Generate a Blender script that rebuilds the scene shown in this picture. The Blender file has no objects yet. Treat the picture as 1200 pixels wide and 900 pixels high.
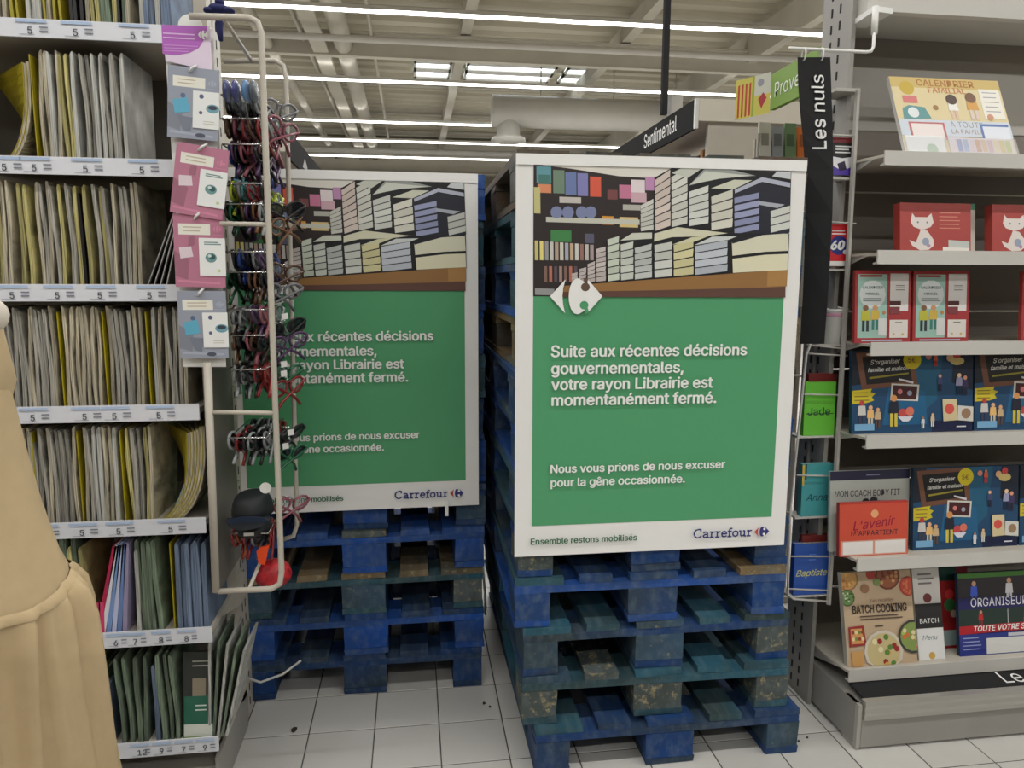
import bpy, math, random
from mathutils import Vector, Matrix
S = bpy.context.scene
COL = S.collection
rnd = random.Random(7)
PI = math.pi
# ------------------------------------------------------------------ camera
CH = 1.453
def cam_axes(pitch=math.radians(8.144), yaw=math.radians(7.819), roll=math.radians(.195)):
    f = Vector((math.sin(yaw)*math.cos(pitch), math.cos(yaw)*math.cos(pitch), -math.sin(pitch)))
    r0 = Vector((math.cos(yaw), -math.sin(yaw), 0)); u0 = r0.cross(f)
    R = r0*math.cos(roll)+u0*math.sin(roll); U = u0*math.cos(roll)-r0*math.sin(roll)
    return R, U, f
R_, U_, F_ = cam_axes()
cd = bpy.data.cameras.new('camera'); cam = bpy.data.objects.new('camera', cd); COL.objects.link(cam)
cd.sensor_width = 36; cd.lens = 849.3*36/1200; cd.clip_start = .02; cd.clip_end = 200
M = Matrix.Identity(4)
for i in range(3):
    M[i][0] = R_[i]; M[i][1] = U_[i]; M[i][2] = -F_[i]
M.translation = (0, 0, CH); cam.matrix_world = M
S.camera = cam
S.view_settings.view_transform = 'Standard'; S.view_settings.look = 'None'
S.view_settings.gamma = 1; S.view_settings.exposure = 0.09; S.view_settings.use_curve_mapping = False
w = bpy.data.worlds.new('world'); S.world = w; w.use_nodes = True
w.node_tree.nodes['Background'].inputs[0].default_value = (.75, .8, .85, 1)
w.node_tree.nodes['Background'].inputs[1].default_value = .5
LAMP_ROWS = [-7.0, -3.5, 0.0, 3.5, 7.0, 10.5, 14.0, 17.5, 19.8, 22.3]
LAMP_POWER = 285; CEILING_FILL = .10
for yy in LAMP_ROWS[:8]:
    ld = bpy.data.lights.new('tube_row_light', 'AREA'); ld.shape = 'RECTANGLE'
    ld.size = 20; ld.size_y = .05; ld.energy = LAMP_POWER; ld.color = (1, .995, .985)
    lo = bpy.data.objects.new('tube_row_light', ld); COL.objects.link(lo); lo.location = (2, yy, 4.95)

for yy in LAMP_ROWS[1:]:  # added fill: upward lamps above the tube housings, there to brighten the ceiling
    ld = bpy.data.lights.new('ceiling_fill_light', 'AREA'); ld.shape = 'RECTANGLE'
    ld.size = 20; ld.size_y = .05; ld.energy = LAMP_POWER*CEILING_FILL; ld.color = (1, .995, .985)
    lo = bpy.data.objects.new('ceiling_fill_light', ld); COL.objects.link(lo); lo.location = (2, yy, 5.14); lo.rotation_euler = (PI, 0, 0)

# ------------------------------------------------------------------ helpers
def lin(c):
    r = []
    for v in c[:3]:
        v = v/255.0
        r.append(v/12.92 if v <= .04045 else ((v+.055)/1.055)**2.4)
    return (r[0], r[1], r[2], 1)
MATS = {}
def mat(name, col, rough=.6, metal=0, noise=0.0, scale=8, bump=0, stretch=None, emit=0, spec=None, rand=0):
    if name in MATS: return MATS[name]
    m = bpy.data.materials.new(name); m.use_nodes = True; MATS[name] = m
    nt = m.node_tree; N = nt.nodes; L = nt.links; b = N['Principled BSDF']
    b.inputs['Roughness'].default_value = rough; b.inputs['Metallic'].default_value = metal
    if spec is not None: b.inputs['Specular IOR Level'].default_value = spec
    c = lin(col); b.inputs['Base Color'].default_value = c
    if emit:
        b.inputs['Emission Color'].default_value = c; b.inputs['Emission Strength'].default_value = emit
    if noise or bump or rand:
        tc = N.new('ShaderNodeTexCoord'); mp = N.new('ShaderNodeMapping'); nz = N.new('ShaderNodeTexNoise')
        L.new(tc.outputs['Object'], mp.inputs[0]); L.new(mp.outputs[0], nz.inputs['Vector'])
        if stretch: mp.inputs['Scale'].default_value = stretch
        nz.inputs['Scale'].default_value = scale; nz.inputs['Detail'].default_value = 4
        oi = N.new('ShaderNodeObjectInfo'); ad = N.new('ShaderNodeVectorMath'); ad.operation = 'ADD'
        cx = N.new('ShaderNodeCombineXYZ'); mm = N.new('ShaderNodeMath'); mm.operation = 'MULTIPLY'; mm.inputs[1].default_value = 40
        L.new(oi.outputs['Random'], mm.inputs[0]); L.new(mm.outputs[0], cx.inputs[0]); L.new(mm.outputs[0], cx.inputs[1])
        L.new(mp.outputs[0], ad.inputs[0]); L.new(cx.outputs[0], ad.inputs[1]); L.new(ad.outputs[0], nz.inputs['Vector'])
        hs = N.new('ShaderNodeHueSaturation'); hs.inputs['Color'].default_value = c
        mr = N.new('ShaderNodeMapRange'); mr.inputs['From Min'].default_value = .3; mr.inputs['From Max'].default_value = .7
        mr.inputs['To Min'].default_value = 1-noise; mr.inputs['To Max'].default_value = 1+noise
        L.new(nz.outputs['Fac'], mr.inputs['Value'])
        if rand:
            m2 = N.new('ShaderNodeMapRange'); m2.inputs['To Min'].default_value = 1-rand; m2.inputs['To Max'].default_value = 1+rand
            L.new(oi.outputs['Random'], m2.inputs['Value'])
            m3 = N.new('ShaderNodeMath'); m3.operation = 'MULTIPLY'
            L.new(mr.outputs[0], m3.inputs[0]); L.new(m2.outputs[0], m3.inputs[1]); L.new(m3.outputs[0], hs.inputs['Value'])
        else: L.new(mr.outputs[0], hs.inputs['Value'])
        L.new(hs.outputs[0], b.inputs['Base Color'])
        if bump:
            bp = N.new('ShaderNodeBump'); bp.inputs['Strength'].default_value = bump; bp.inputs['Distance'].default_value = .004
            L.new(nz.outputs['Fac'], bp.inputs['Height']); L.new(bp.outputs[0], b.inputs['Normal'])
    return m
def glass(name, col, alpha=.25, rough=.05):
    m = mat(name, col, rough); m.node_tree.nodes['Principled BSDF'].inputs['Alpha'].default_value = alpha; return m
def paint_mat(name, col, wood, wear, hue=0, dirt=.25):
    """chipped paint over wood with grime"""
    m = bpy.data.materials.new(name); m.use_nodes = True; MATS[name] = m
    nt = m.node_tree; N = nt.nodes; L = nt.links; b = N['Principled BSDF']; b.inputs['Roughness'].default_value = .62
    b.inputs['Specular IOR Level'].default_value = .3
    tc = N.new('ShaderNodeTexCoord'); oi = N.new('ShaderNodeObjectInfo'); mm = N.new('ShaderNodeMath'); mm.operation = 'MULTIPLY'; mm.inputs[1].default_value = 37
    cx = N.new('ShaderNodeCombineXYZ'); ad = N.new('ShaderNodeVectorMath')
    L.new(oi.outputs['Random'], mm.inputs[0])
    for k in range(3): L.new(mm.outputs[0], cx.inputs[k])
    L.new(tc.outputs['Object'], ad.inputs[0]); L.new(cx.outputs[0], ad.inputs[1])
    n1 = N.new('ShaderNodeTexNoise'); n1.inputs['Scale'].default_value = 42; n1.inputs['Detail'].default_value = 9; n1.inputs['Roughness'].default_value = .68
    n2 = N.new('ShaderNodeTexNoise'); n2.inputs['Scale'].default_value = 3.2; n2.inputs['Detail'].default_value = 5
    L.new(ad.outputs[0], n1.inputs['Vector']); L.new(ad.outputs[0], n2.inputs['Vector'])
    r1 = N.new('ShaderNodeMapRange'); r1.inputs['From Min'].default_value = 1-wear-.02; r1.inputs['From Max'].default_value = 1-wear+.10
    L.new(n1.outputs['Fac'], r1.inputs['Value'])
    r2 = N.new('ShaderNodeMapRange'); r2.inputs['From Min'].default_value = .35; r2.inputs['From Max'].default_value = .7
    r2.inputs['To Min'].default_value = 0; r2.inputs['To Max'].default_value = dirt*2
    L.new(n2.outputs['Fac'], r2.inputs['Value'])
    mx = N.new('ShaderNodeMix'); mx.data_type = 'RGBA'; mx.inputs[6].default_value = lin(col); mx.inputs[7].default_value = lin((52, 62, 58))
    L.new(r2.outputs[0], mx.inputs[0])
    n3 = N.new('ShaderNodeTexNoise'); n3.inputs['Scale'].default_value = 1; n3.inputs['Detail'].default_value = 6; mp = N.new('ShaderNodeMapping'); mp.inputs['Scale'].default_value = (38, 7, 26)
    L.new(ad.outputs[0], mp.inputs[0]); L.new(mp.outputs[0], n3.inputs['Vector'])
    r3 = N.new('ShaderNodeMapRange'); r3.inputs['From Min'].default_value = .45; r3.inputs['From Max'].default_value = .85; r3.inputs['To Max'].default_value = .34; L.new(n3.outputs['Fac'], r3.inputs['Value'])
    mz = N.new('ShaderNodeMix'); mz.data_type = 'RGBA'; mz.inputs[7].default_value = lin((128, 142, 146)); L.new(mx.outputs[2], mz.inputs[6]); L.new(r3.outputs[0], mz.inputs[0])
    my = N.new('ShaderNodeMix'); my.data_type = 'RGBA'; my.inputs[7].default_value = lin(wood)
    L.new(mz.outputs[2], my.inputs[6]); L.new(r1.outputs[0], my.inputs[0])
    L.new(my.outputs[2], b.inputs['Base Color'])
    bp = N.new('ShaderNodeBump'); bp.inputs['Strength'].default_value = .5; bp.inputs['Distance'].default_value = .003
    L.new(n1.outputs['Fac'], bp.inputs['Height']); L.new(bp.outputs[0], b.inputs['Normal'])
    return m
def print_mat(name='printed_surface', rough=.45):
    if name in MATS: return MATS[name]
    m = bpy.data.materials.new(name); m.use_nodes = True; MATS[name] = m
    nt = m.node_tree; b = nt.nodes['Principled BSDF']; b.inputs['Roughness'].default_value = rough
    a = nt.nodes.new('ShaderNodeVertexColor'); a.layer_name = 'Col'; nt.links.new(a.outputs[0], b.inputs['Base Color'])
    return m

def thing(name, label, cat, loc=(0, 0, 0), rot=(0, 0, 0), group=None):
    o = bpy.data.objects.new(name, None); COL.objects.link(o); o.empty_display_size = .05
    o.location = loc; o.rotation_euler = rot; o['label'] = label; o['category'] = cat
    if group: o['group'] = group
    return o
def tag(o, label, cat, group=None):
    o['label'] = label; o['category'] = cat
    if group: o['group'] = group
    return o
def link(name, me, m, parent=None, wc=False):
    """wc: mesh was written in world coordinates; move it into the parent's frame (parents built so are not turned)"""
    o = bpy.data.objects.new(name, me); COL.objects.link(o)
    if m is not None and not me.materials: me.materials.append(m)
    if parent is not None:
        o.parent = parent
        if wc:
            p = parent; off = Vector((0, 0, 0))
            while p is not None: off += Vector(p.location); p = p.parent
            o.location = -off
    return o
def dup(root, loc=None, rot=None, label=None, group=None):
    r = root.copy(); COL.objects.link(r)
    if loc is not None: r.location = loc
    if rot is not None: r.rotation_euler = rot
    if label: r['label'] = label
    if group: r['group'] = group
    def rec(a, b):
        for ch in list(a.children):
            if ch == b: continue
            c = ch.copy(); COL.objects.link(c); c.parent = b
            rec(ch, c)
    rec(root, r)
    return r
class MB:
    def __init__(s): s.v = []; s.f = []; s.c = []
    def add(s, vs, fs, col=None):
        n = len(s.v); s.v += [tuple(v) for v in vs]; s.f += [tuple(i+n for i in f) for f in fs]; s.c += [col]*len(fs); return s
    def box(s, x0, x1, y0, y1, z0, z1, col=None):
        return s.add([(x0,y0,z0),(x1,y0,z0),(x1,y1,z0),(x0,y1,z0),(x0,y0,z1),(x1,y0,z1),(x1,y1,z1),(x0,y1,z1)],
                     [(3,2,1,0),(4,5,6,7),(0,1,5,4),(1,2,6,5),(2,3,7,6),(3,0,4,7)], col)
    def prism(s, pts, a, b, axis='y', col=None):
        """polygon in the two other axes, extruded along axis from a to b"""
        n = len(pts)
        def P(p, t): return (p[0], t, p[1]) if axis == 'y' else ((t, p[0], p[1]) if axis == 'x' else (p[0], p[1], t))
        vs = [P(p, a) for p in pts]+[P(p, b) for p in pts]
        fs = [tuple(range(n)), tuple(range(2*n-1, n-1, -1))]+[(i, i+n, (i+1) % n+n, (i+1) % n) for i in range(n)]
        return s.add(vs, fs, col)
    def tube(s, pts, r, n=8, closed=False, col=None, cap=True):
        pts = [Vector(p) for p in pts]; k = len(pts); rings = []; up = None
        for i, p in enumerate(pts):
            a = pts[(i-1) % k] if (closed or i > 0) else p; b = pts[(i+1) % k] if (closed or i < k-1) else p
            t = (b-a).normalized()
            if up is None: up = Vector((0, 0, 1)) if abs(t.z) < .9 else Vector((0, 1, 0))
            x = up.cross(t)
            if x.length < 1e-4: x = Vector((1, 0, 0)).cross(t)
            x.normalize(); y = t.cross(x); up = y
            rr = r[i] if isinstance(r, (list, tuple)) else r
            rings.append([p+(x*math.cos(q*2*PI/n)+y*math.sin(q*2*PI/n))*rr for q in range(n)])
        vs = [v for rg in rings for v in rg]; fs = []
        for i in range(k if closed else k-1):
            j = (i+1) % k
            for q in range(n): fs.append((i*n+q, i*n+(q+1) % n, j*n+(q+1) % n, j*n+q))
        if not closed and cap: fs += [tuple(range(n-1, -1, -1)), tuple((k-1)*n+q for q in range(n))]
        return s.add(vs, fs, col)
    def ball(s, c, r, n=10, m=6, col=None):
        c = Vector(c); rx, ry, rz = (r if isinstance(r, (tuple, list)) else (r, r, r))
        vs = [c+Vector((0, 0, rz))]
        for i in range(1, m):
            a = PI*i/m
            for q in range(n): vs.append(c+Vector((rx*math.sin(a)*math.cos(2*PI*q/n), ry*math.sin(a)*math.sin(2*PI*q/n), rz*math.cos(a))))
        vs.append(c-Vector((0, 0, rz))); fs = []
        for q in range(n):
            fs.append((0, 1+q, 1+(q+1) % n)); fs.append((len(vs)-1, 1+(m-2)*n+(q+1) % n, 1+(m-2)*n+q))
            for i in range(m-2): fs.append((1+i*n+q, 1+(i+1)*n+q, 1+(i+1)*n+(q+1) % n, 1+i*n+(q+1) % n))
        return s.add(vs, fs, col)
    def loft(s, rings, closed=True, cap=False, col=None):
        n = len(rings[0]); vs = [v for r in rings for v in r]; fs = []
        for i in range(len(rings)-1):
            for q in range(n if closed else n-1): fs.append((i*n+q, i*n+(q+1) % n, (i+1)*n+(q+1) % n, (i+1)*n+q))
        if cap: fs += [tuple(range(n-1, -1, -1)), tuple((len(rings)-1)*n+q for q in range(n))]
        return s.add(vs, fs, col)
    def mesh(s, name='m', smooth=False, bevel=0):
        me = bpy.data.meshes.new(name); me.from_pydata(s.v, [], s.f); me.update()
        if any(c is not None for c in s.c):
            at = me.color_attributes.new('Col', 'FLOAT_COLOR', 'CORNER'); data = []
            for p in me.polygons:
                c = s.c[p.index] or (1, 1, 1, 1)
                data += list(c)*p.loop_total
            at.data.foreach_set('color', data)
        if smooth: me.polygons.foreach_set('use_smooth', [True]*len(me.polygons))
        return me
    def build(s, name, m, parent=None, smooth=False, wc=False, bevel=0):
        o = link(name, s.mesh(name, smooth), m, parent, wc)
        if bevel:
            b = o.modifiers.new('bevel', 'BEVEL'); b.width = bevel; b.segments = 2; b.limit_method = 'ANGLE'
        return o
def structure(o): o['kind'] = 'structure'; return o
_tc = {}
import os
BOLD = .024
try: FONT = bpy.data.fonts.load(os.path.join(bpy.utils.system_resource('DATAFILES'), 'fonts', 'Inter.woff2'))
except Exception: FONT = None
def text_geo(s, bold=0.0, space=1.0, shear=0.0):
    key = (s, bold, space, shear)
    if key in _tc: return _tc[key]
    cu = bpy.data.curves.new('t', 'FONT'); cu.body = s; cu.size = 1
    if FONT: cu.font = FONT
    cu.offset = bold; cu.resolution_u = 2; cu.space_character = space; cu.shear = shear
    o = bpy.data.objects.new('t', cu); COL.objects.link(o)
    dg = bpy.context.evaluated_depsgraph_get(); dg.update()
    me = bpy.data.meshes.new_from_object(o.evaluated_get(dg))
    vs = [(v.co.x, v.co.y) for v in me.vertices]; fs = [tuple(p.vertices) for p in me.polygons]
    bpy.data.objects.remove(o); bpy.data.curves.remove(cu); bpy.data.meshes.remove(me)
    x0 = min([v[0] for v in vs], default=0); x1 = max([v[0] for v in vs], default=1)
    _tc[key] = (vs, fs, x0, x1); return _tc[key]
class Print:
    """flat print on a w x h sheet in the local XZ plane facing -Y; uv from the top left, both 0..1"""
    def __init__(s, w, h, y=-.0006, step=.00004, x0=0, z0=0, warp=None):
        s.w, s.h, s.y, s.step, s.x0, s.z0, s.k = w, h, y, step, x0, z0, 0; s.m = MB(); s.warp = warp
    def _p(s, u, v):
        yy = s.y-s.k*s.step
        if s.warp: yy += s.warp(u, v)
        return (s.x0+u*s.w, yy, s.z0+(1-v)*s.h)
    def poly(s, col, pts):
        s.k += 1; n = len(pts); pts = [(min(1.0, max(0.0, p[0])), min(1.0, max(0.0, p[1]))) for p in pts]
        area = sum(pts[i][0]*pts[(i+1) % n][1]-pts[(i+1) % n][0]*pts[i][1] for i in range(n))
        if area > 0: pts = pts[::-1]
        s.m.add([s._p(*p) for p in pts], [tuple(range(n))], lin(col)); return s
    def rect(s, col, u0, v0, u1, v1): return s.poly(col, [(u0, v0), (u1, v0), (u1, v1), (u0, v1)])
    def strip(s, col, u0, v0, u1, v1, n=12):
        s.k += 1
        for i in range(n):
            a = u0+(u1-u0)*i/n; b = u0+(u1-u0)*(i+1)/n
            s.m.add([s._p(a, v1), s._p(b, v1), s._p(b, v0), s._p(a, v0)], [(0, 1, 2, 3)], lin(col))
        return s
    def circ(s, col, u, v, ru, rv=None, n=14):
        rv = rv if rv else ru*s.w/s.h
        return s.poly(col, [(u+ru*math.cos(2*PI*i/n), v+rv*math.sin(2*PI*i/n)) for i in range(n)])
    def text(s, txt, u, v, width=None, size=None, col=(255, 255, 255), bold=.0, align='l', rot=0, shear=0, hs=1.0):
        """baseline start (u,v); width is a fraction of w, size in metres of font height"""
        vs, fs, a, b = text_geo(txt, 0, 1.0, shear); s.k += 1
        sc = (width*s.w/(b-a)) if width else size
        if size and width: sx = sc; sz = size
        else: sx = sc; sz = sc*hs
        wd = (b-a)*sx/s.w
        if align == 'c': u -= wd/2
        if align == 'r': u -= wd
        ca, sa = math.cos(rot), math.sin(rot)
        for dx, dy in (((0, 0),) if not bold else ((-bold, 0), (bold, 0), (0, bold*.6), (0, -bold*.6))):
            out = []; s.k += 1
            for x, y in vs:
                X = (x-a+dx)*sx; Y = (y+dy)*sz; X, Y = X*ca-Y*sa, X*sa+Y*ca
                out.append(s._p(u+X/s.w, v-Y/s.h))
            s.m.add(out, fs, lin(col))
        return s
    def stroke(s, col, pts, wd, h=None):
        """polyline of width wd (metres)"""
        s.k += 1; P = [Vector((p[0]*s.w, p[1]*s.h)) for p in pts]
        for i in range(len(P)-1):
            d = P[i+1]-P[i]
            if d.length < 1e-7: continue
            d.normalize(); n = Vector((-d.y, d.x))*wd/2; e = d*wd*.25
            q = [P[i]-n-e, P[i]+n-e, P[i+1]+n+e, P[i+1]-n+e]
            s.m.add([s._p(a.x/s.w, a.y/s.h) for a in q][::-1], [(3, 2, 1, 0)], lin(col))
        return s
    def lines(s, col, u0, v0, u1, n, dv, th=.006):
        for i in range(n): s.rect(col, u0, v0+i*dv, u1-(rnd.random()*.2)*(u1-u0), v0+i*dv+th)
        return s
    def build(s, name, parent, m=None): return s.m.build(name, m or print_mat(), parent)
def homog(quad):
    """map of a photographed rectangle (tl,tr,br,bl in authoring pixels) to its own 0..1 sheet coordinates"""
    (x0, y0), (x1, y1), (x2, y2), (x3, y3) = quad
    dx1, dx2, dx3 = x1-x2, x3-x2, x0-x1+x2-x3; dy1, dy2, dy3 = y1-y2, y3-y2, y0-y1+y2-y3
    den = dx1*dy2-dx2*dy1; g = (dx3*dy2-dx2*dy3)/den; h = (dx1*dy3-dx3*dy1)/den
    A = Matrix(((x1-x0+g*x1, x3-x0+h*x3, x0), (y1-y0+g*y1, y3-y0+h*y3, y0), (g, h, 1))).inverted()
    def f(x, y):
        v = A @ Vector((x, y, 1)); return (v.x/v.z, v.y/v.z)
    return f
def at_y(px, py, Y):
    d = F_+R_*((px-600)/849.3)+U_*((450-py)/849.3); t = Y/d.y
    return Vector((d.x*t, Y, CH+d.z*t))
def at_x(px, py, X):
    d = F_+R_*((px-600)/849.3)+U_*((450-py)/849.3); t = X/d.x
    return Vector((X, d.y*t, CH+d.z*t))

# ------------------------------------------------------------------ materials
mat('tile', (205, 203, 197), .32, noise=.05, scale=3, rand=.05)
mat('grout', (84, 82, 78), .9, noise=.2, scale=20)
mat('wall_paint', (190, 184, 168), .8, noise=.06, scale=1)
mat('beam_paint', (178, 173, 160), .8, noise=.08, scale=1.5)
mat('white_metal', (192, 189, 182), .4, noise=.03, scale=4)
mat('cream_metal', (188, 181, 168), .45, noise=.04, scale=5)
mat('grey_metal', (150, 147, 141), .45, noise=.05, scale=4)
mat('back_grey', (126, 119, 111), .6, noise=.05, scale=3)
mat('light_grey', (176, 172, 165), .5, noise=.03, scale=4)
mat('dark', (20, 19, 19), .8)
mat('slot_dark', (22, 22, 22), .8)
mat('chrome', (200, 200, 200), .2, metal=1)
mat('sign_dark', (44, 44, 45), .85, noise=.05, spec=.15)
mat('white_plastic', (226, 226, 222), .35)
mat('strip_white', (214, 216, 222), .4)
mat('card_white', (232, 231, 228), .6, noise=.01, scale=4)
mat('paper_edge', (160, 152, 132), .8, noise=.62, scale=1.0, stretch=(420, 12, 9), rand=.22)
mat('paper_grey', (142, 139, 130), .8, noise=.62, scale=1.0, stretch=(420, 12, 9), rand=.22)
mat('paper_yellow', (158, 150, 98), .8, noise=.6, scale=1.0, stretch=(420, 12, 7), rand=.3)
mat('paper_blue', (108, 124, 148), .7, noise=.5, scale=1.0, stretch=(380, 12, 7), rand=.25)
mat('paper_green', (100, 114, 96), .7, noise=.6, scale=1.0, stretch=(300, 12, 9), rand=.3)
mat('paper_white', (172, 172, 166), .6, noise=.45, scale=1.0, stretch=(420, 12, 9), rand=.12)
mat('gloss_yellow', (160, 146, 30), .35, noise=.1, scale=12)
mat('gloss_purple', (72, 40, 78), .35)
mat('gloss_black', (22, 20, 22), .35)
mat('emit_tube', (255, 252, 244), .4, emit=6)
mat('emit_sky', (240, 250, 255), .4, emit=3)
BLUES = {
 'deep': paint_mat('blue_paint_deep', (20, 62, 120), (110, 112, 100), .28, dirt=.45),
 'bright': paint_mat('blue_paint_bright', (22, 76, 158), (112, 120, 116), .26, dirt=.3),
 'teal': paint_mat('blue_paint_teal_faded', (44, 90, 108), (132, 130, 106), .33, dirt=.5),
 'grey': paint_mat('blue_paint_grey_scuffed', (58, 86, 112), (146, 138, 112), .37, dirt=.45),
 'worn': paint_mat('paint_worn_to_wood', (84, 92, 92), (158, 146, 112), .44, dirt=.4),
 'wood': paint_mat('bare_wood_dirty', (140, 116, 80), (166, 148, 112), .42, dirt=.45),
 'brown': paint_mat('dark_brown_wood', (98, 80, 64), (150, 126, 96), .36, dirt=.45),
}

# ------------------------------------------------------------------ floor, walls, ceiling
T = .2095; TX0, TY0 = -.3528, 2.2272
def floor_material():
    m = bpy.data.materials.new('far_floor_tiling'); m.use_nodes = True; nt = m.node_tree; N = nt.nodes; L = nt.links; b = N['Principled BSDF']
    b.inputs['Roughness'].default_value = .35
    tc = N.new('ShaderNodeTexCoord'); sx = N.new('ShaderNodeSeparateXYZ'); L.new(tc.outputs['Object'], sx.inputs[0]); outs = []
    for k, o in ((0, TX0), (1, TY0)):
        a = N.new('ShaderNodeMath'); a.operation = 'SUBTRACT'; a.inputs[1].default_value = o-50*T; L.new(sx.outputs[k], a.inputs[0])
        q = N.new('ShaderNodeMath'); q.operation = 'PINGPONG'; q.inputs[1].default_value = T/2; L.new(a.outputs[0], q.inputs[0])
        c = N.new('ShaderNodeMath'); c.operation = 'LESS_THAN'; c.inputs[1].default_value = .0022; L.new(q.outputs[0], c.inputs[0]); outs.append(c)
    mx = N.new('ShaderNodeMath'); mx.operation = 'MAXIMUM'; L.new(outs[0].outputs[0], mx.inputs[0]); L.new(outs[1].outputs[0], mx.inputs[1])
    c = N.new('ShaderNodeMix'); c.data_type = 'RGBA'; c.inputs[6].default_value = lin((205, 203, 197)); c.inputs[7].default_value = lin((84, 82, 78))
    L.new(mx.outputs[0], c.inputs[0]); L.new(c.outputs[2], b.inputs['Base Color']); return m
flo = structure(MB().box(-16, 20, -10, 32, -.1, -.0015).build('floor', floor_material()))
ti = MB(); g = .002; a_, b_ = g, T-g
c = .0012
ti.loft([[(a_, a_, -.0015), (b_, a_, -.0015), (b_, b_, -.0015), (a_, b_, -.0015)], [(a_, a_, -c), (b_, a_, -c), (b_, b_, -c), (a_, b_, -c)],
         [(a_+c, a_+c, 0), (b_-c, a_+c, 0), (b_-c, b_-c, 0), (a_+c, b_-c, 0)]], cap=True)
tm = ti.mesh('tile')
gr = MB().box(-.3528-3*T, -.3528+12*T, TY0-3*T, TY0+16*T, -.00149, -.00145).build('grout_bed', MATS['grout'], flo)
for i in range(-3, 12):
    for j in range(-3, 16):
        o = link('tile', tm, MATS['tile'], flo); o.location = (TX0+i*T, TY0+j*T, rnd.uniform(-.0002, .0001))
for nm, bx in (('wall_back', (-16, 20, 31.8, 32, 0, 6.4)), ('wall_left', (-16.2, -16, -10, 32, 0, 6.4)), ('wall_right', (20, 20.2, -10, 32, 0, 6.4)), ('wall_front', (-16, 20, -10.2, -10, 0, 6.4))):
    structure(MB().box(*bx).build(nm, MATS['wall_paint']))
# corrugated roof deck: ribs run across the hall
cm = MB(); pr = []
y = -10.0
while y < 32:
    pr += [(y, 6.2), (y+.22, 6.2), (y+.26, 6.12), (y+.48, 6.12)]; y += .52
pr = pr+[(32.2, 6.4), (-10.2, 6.4)]
n = len(pr)
cm.add([(-16.2, p[0], p[1]) for p in pr]+[(20.2, p[0], p[1]) for p in pr], [(i, i+n, (i+1) % n+n, (i+1) % n) for i in range(n)])
structure(cm.build('ceiling', mat('roof_deck', (168, 161, 142), .6, noise=.08, scale=.8)))
# purlins across, beams along the hall
def beam(name, label, x0, x1, y0, y1, z0, z1, group, m='beam_paint', web=False):
    b = MB()
    if web:   # an I profile
        if (x1-x0) > (y1-y0):
            ym = (y0+y1)/2; b.box(x0, x1, y0, y1, z0, z0+.03); b.box(x0, x1, y0, y1, z1-.03, z1); b.box(x0, x1, ym-.01, ym+.01, z0, z1)
        else:
            xm = (x0+x1)/2; b.box(x0, x1, y0, y1, z0, z0+.03); b.box(x0, x1, y0, y1, z1-.03, z1); b.box(xm-.01, xm+.01, y0, y1, z0, z1)
    else: b.box(x0, x1, y0, y1, z0, z1)
    return tag(b.build(name, MATS[m]), label, 'beam', group)
PN = ['first', 'second', 'third', 'fourth', 'fifth', 'sixth', 'seventh', 'eighth', 'ninth', 'tenth', 'eleventh', 'twelfth']
for k, yy in enumerate([-6, -3, 0, 3, 6, 9, 15, 18, 21, 24, 27, 30]):
    beam('roof_purlin', 'slim steel roof purlin across the hall, %s counted from the front wall' % PN[k], -16, 20, yy, yy+.12, 5.96, 6.12, 'purlins across the roof', web=True)
beam('roof_girder', 'deep pale steel girder crossing the hall above the posters', -16, 20, 13.4, 13.55, 5.27, 5.64, None)
tag(MB().box(-16, 20, 13.36, 13.6, 5.64, 5.67).build('girder_flange', MATS['beam_paint']), 'pale flange strip along the top of the deep girder', 'beam')
beam('roof_girder', 'deep steel girder crossing near the back wall of the hall', -16, 20, 24.6, 24.9, 4.9, 5.96, None, web=True)
for xx, lb in ((-6.2, 'long roof beam at the far left of the hall'), (1.0, 'long slim roof beam above the gap between the two posters'), (3.9, 'long roof beam beyond the black sign pole'), (6.3, 'broad pale roof beam over the right shelves'), (10.5, 'long roof beam at the far right of the hall')):
    beam('roof_beam', lb, xx-.09, xx+.09, -9.5, 31, 5.45 if xx > 6 else 5.7, 5.96, None, web=False)
def pipe(name, label, cat, pts, r, m, group=None, n=10): return tag(MB().tube(pts, r, n).build(name, MATS[m], smooth=True), label, cat, group)
for xx, zz, r, lb in ((-2.35, 5.4, .09, 'thick pale duct pipe running deep into the hall, leftmost of the ceiling pipes'), (-1.75, 5.5, .035, 'thin pale pipe beside the thick duct pipe'), (-1.1, 5.45, .16, 'widest pale cable duct running deep into the hall'), (-.62, 5.6, .03, 'thin conduit right of the wide cable duct')):
    pipe('ceiling_pipe', lb, 'pipe', [(xx, -9, zz), (xx, 31, zz)], r, 'beam_paint')
beam('cable_tray', 'pale cable tray running deep into the hall beside the pipes', -1.6, -1.35, -9, 31, 5.3, 5.36, None)
pipe('ceiling_pipe', 'white pipe crossing the hall in front of the deep girder', 'pipe', [(-16, 12.0, 5.12), (19, 12.0, 5.12)], .05, 'white_metal')
pipe('ceiling_pipe', 'grey pipe crossing low over the far end of the hall', 'pipe', [(-16, 20.6, 4.9), (19, 20.6, 4.9)], .09, 'grey_metal')
t = thing('air_duct', 'white round fabric air duct hung across the far right ceiling', 'duct', (3.4, 16, 5.2))
MB().tube([(1.75, 16, 5.02), (6.2, 16, 5.02)], .33, 20).build('duct_body', MATS['white_metal'], t, True, wc=True)
MB().tube([(2.1, 16, 4.8), (2.1, 16, 4.52), (2.1, 16, 4.47), (2.1, 16, 4.4)], [.25, .25, .36, .38], 18).build('duct_outlet', MATS['white_metal'], t, True, wc=True)
for x in (2.8, 4.4, 5.8): MB().tube([(x, 16, 5.34), (x, 16, 6.15)], .012, 6).build('hanger', MATS['grey_metal'], t, True, wc=True)
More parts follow.
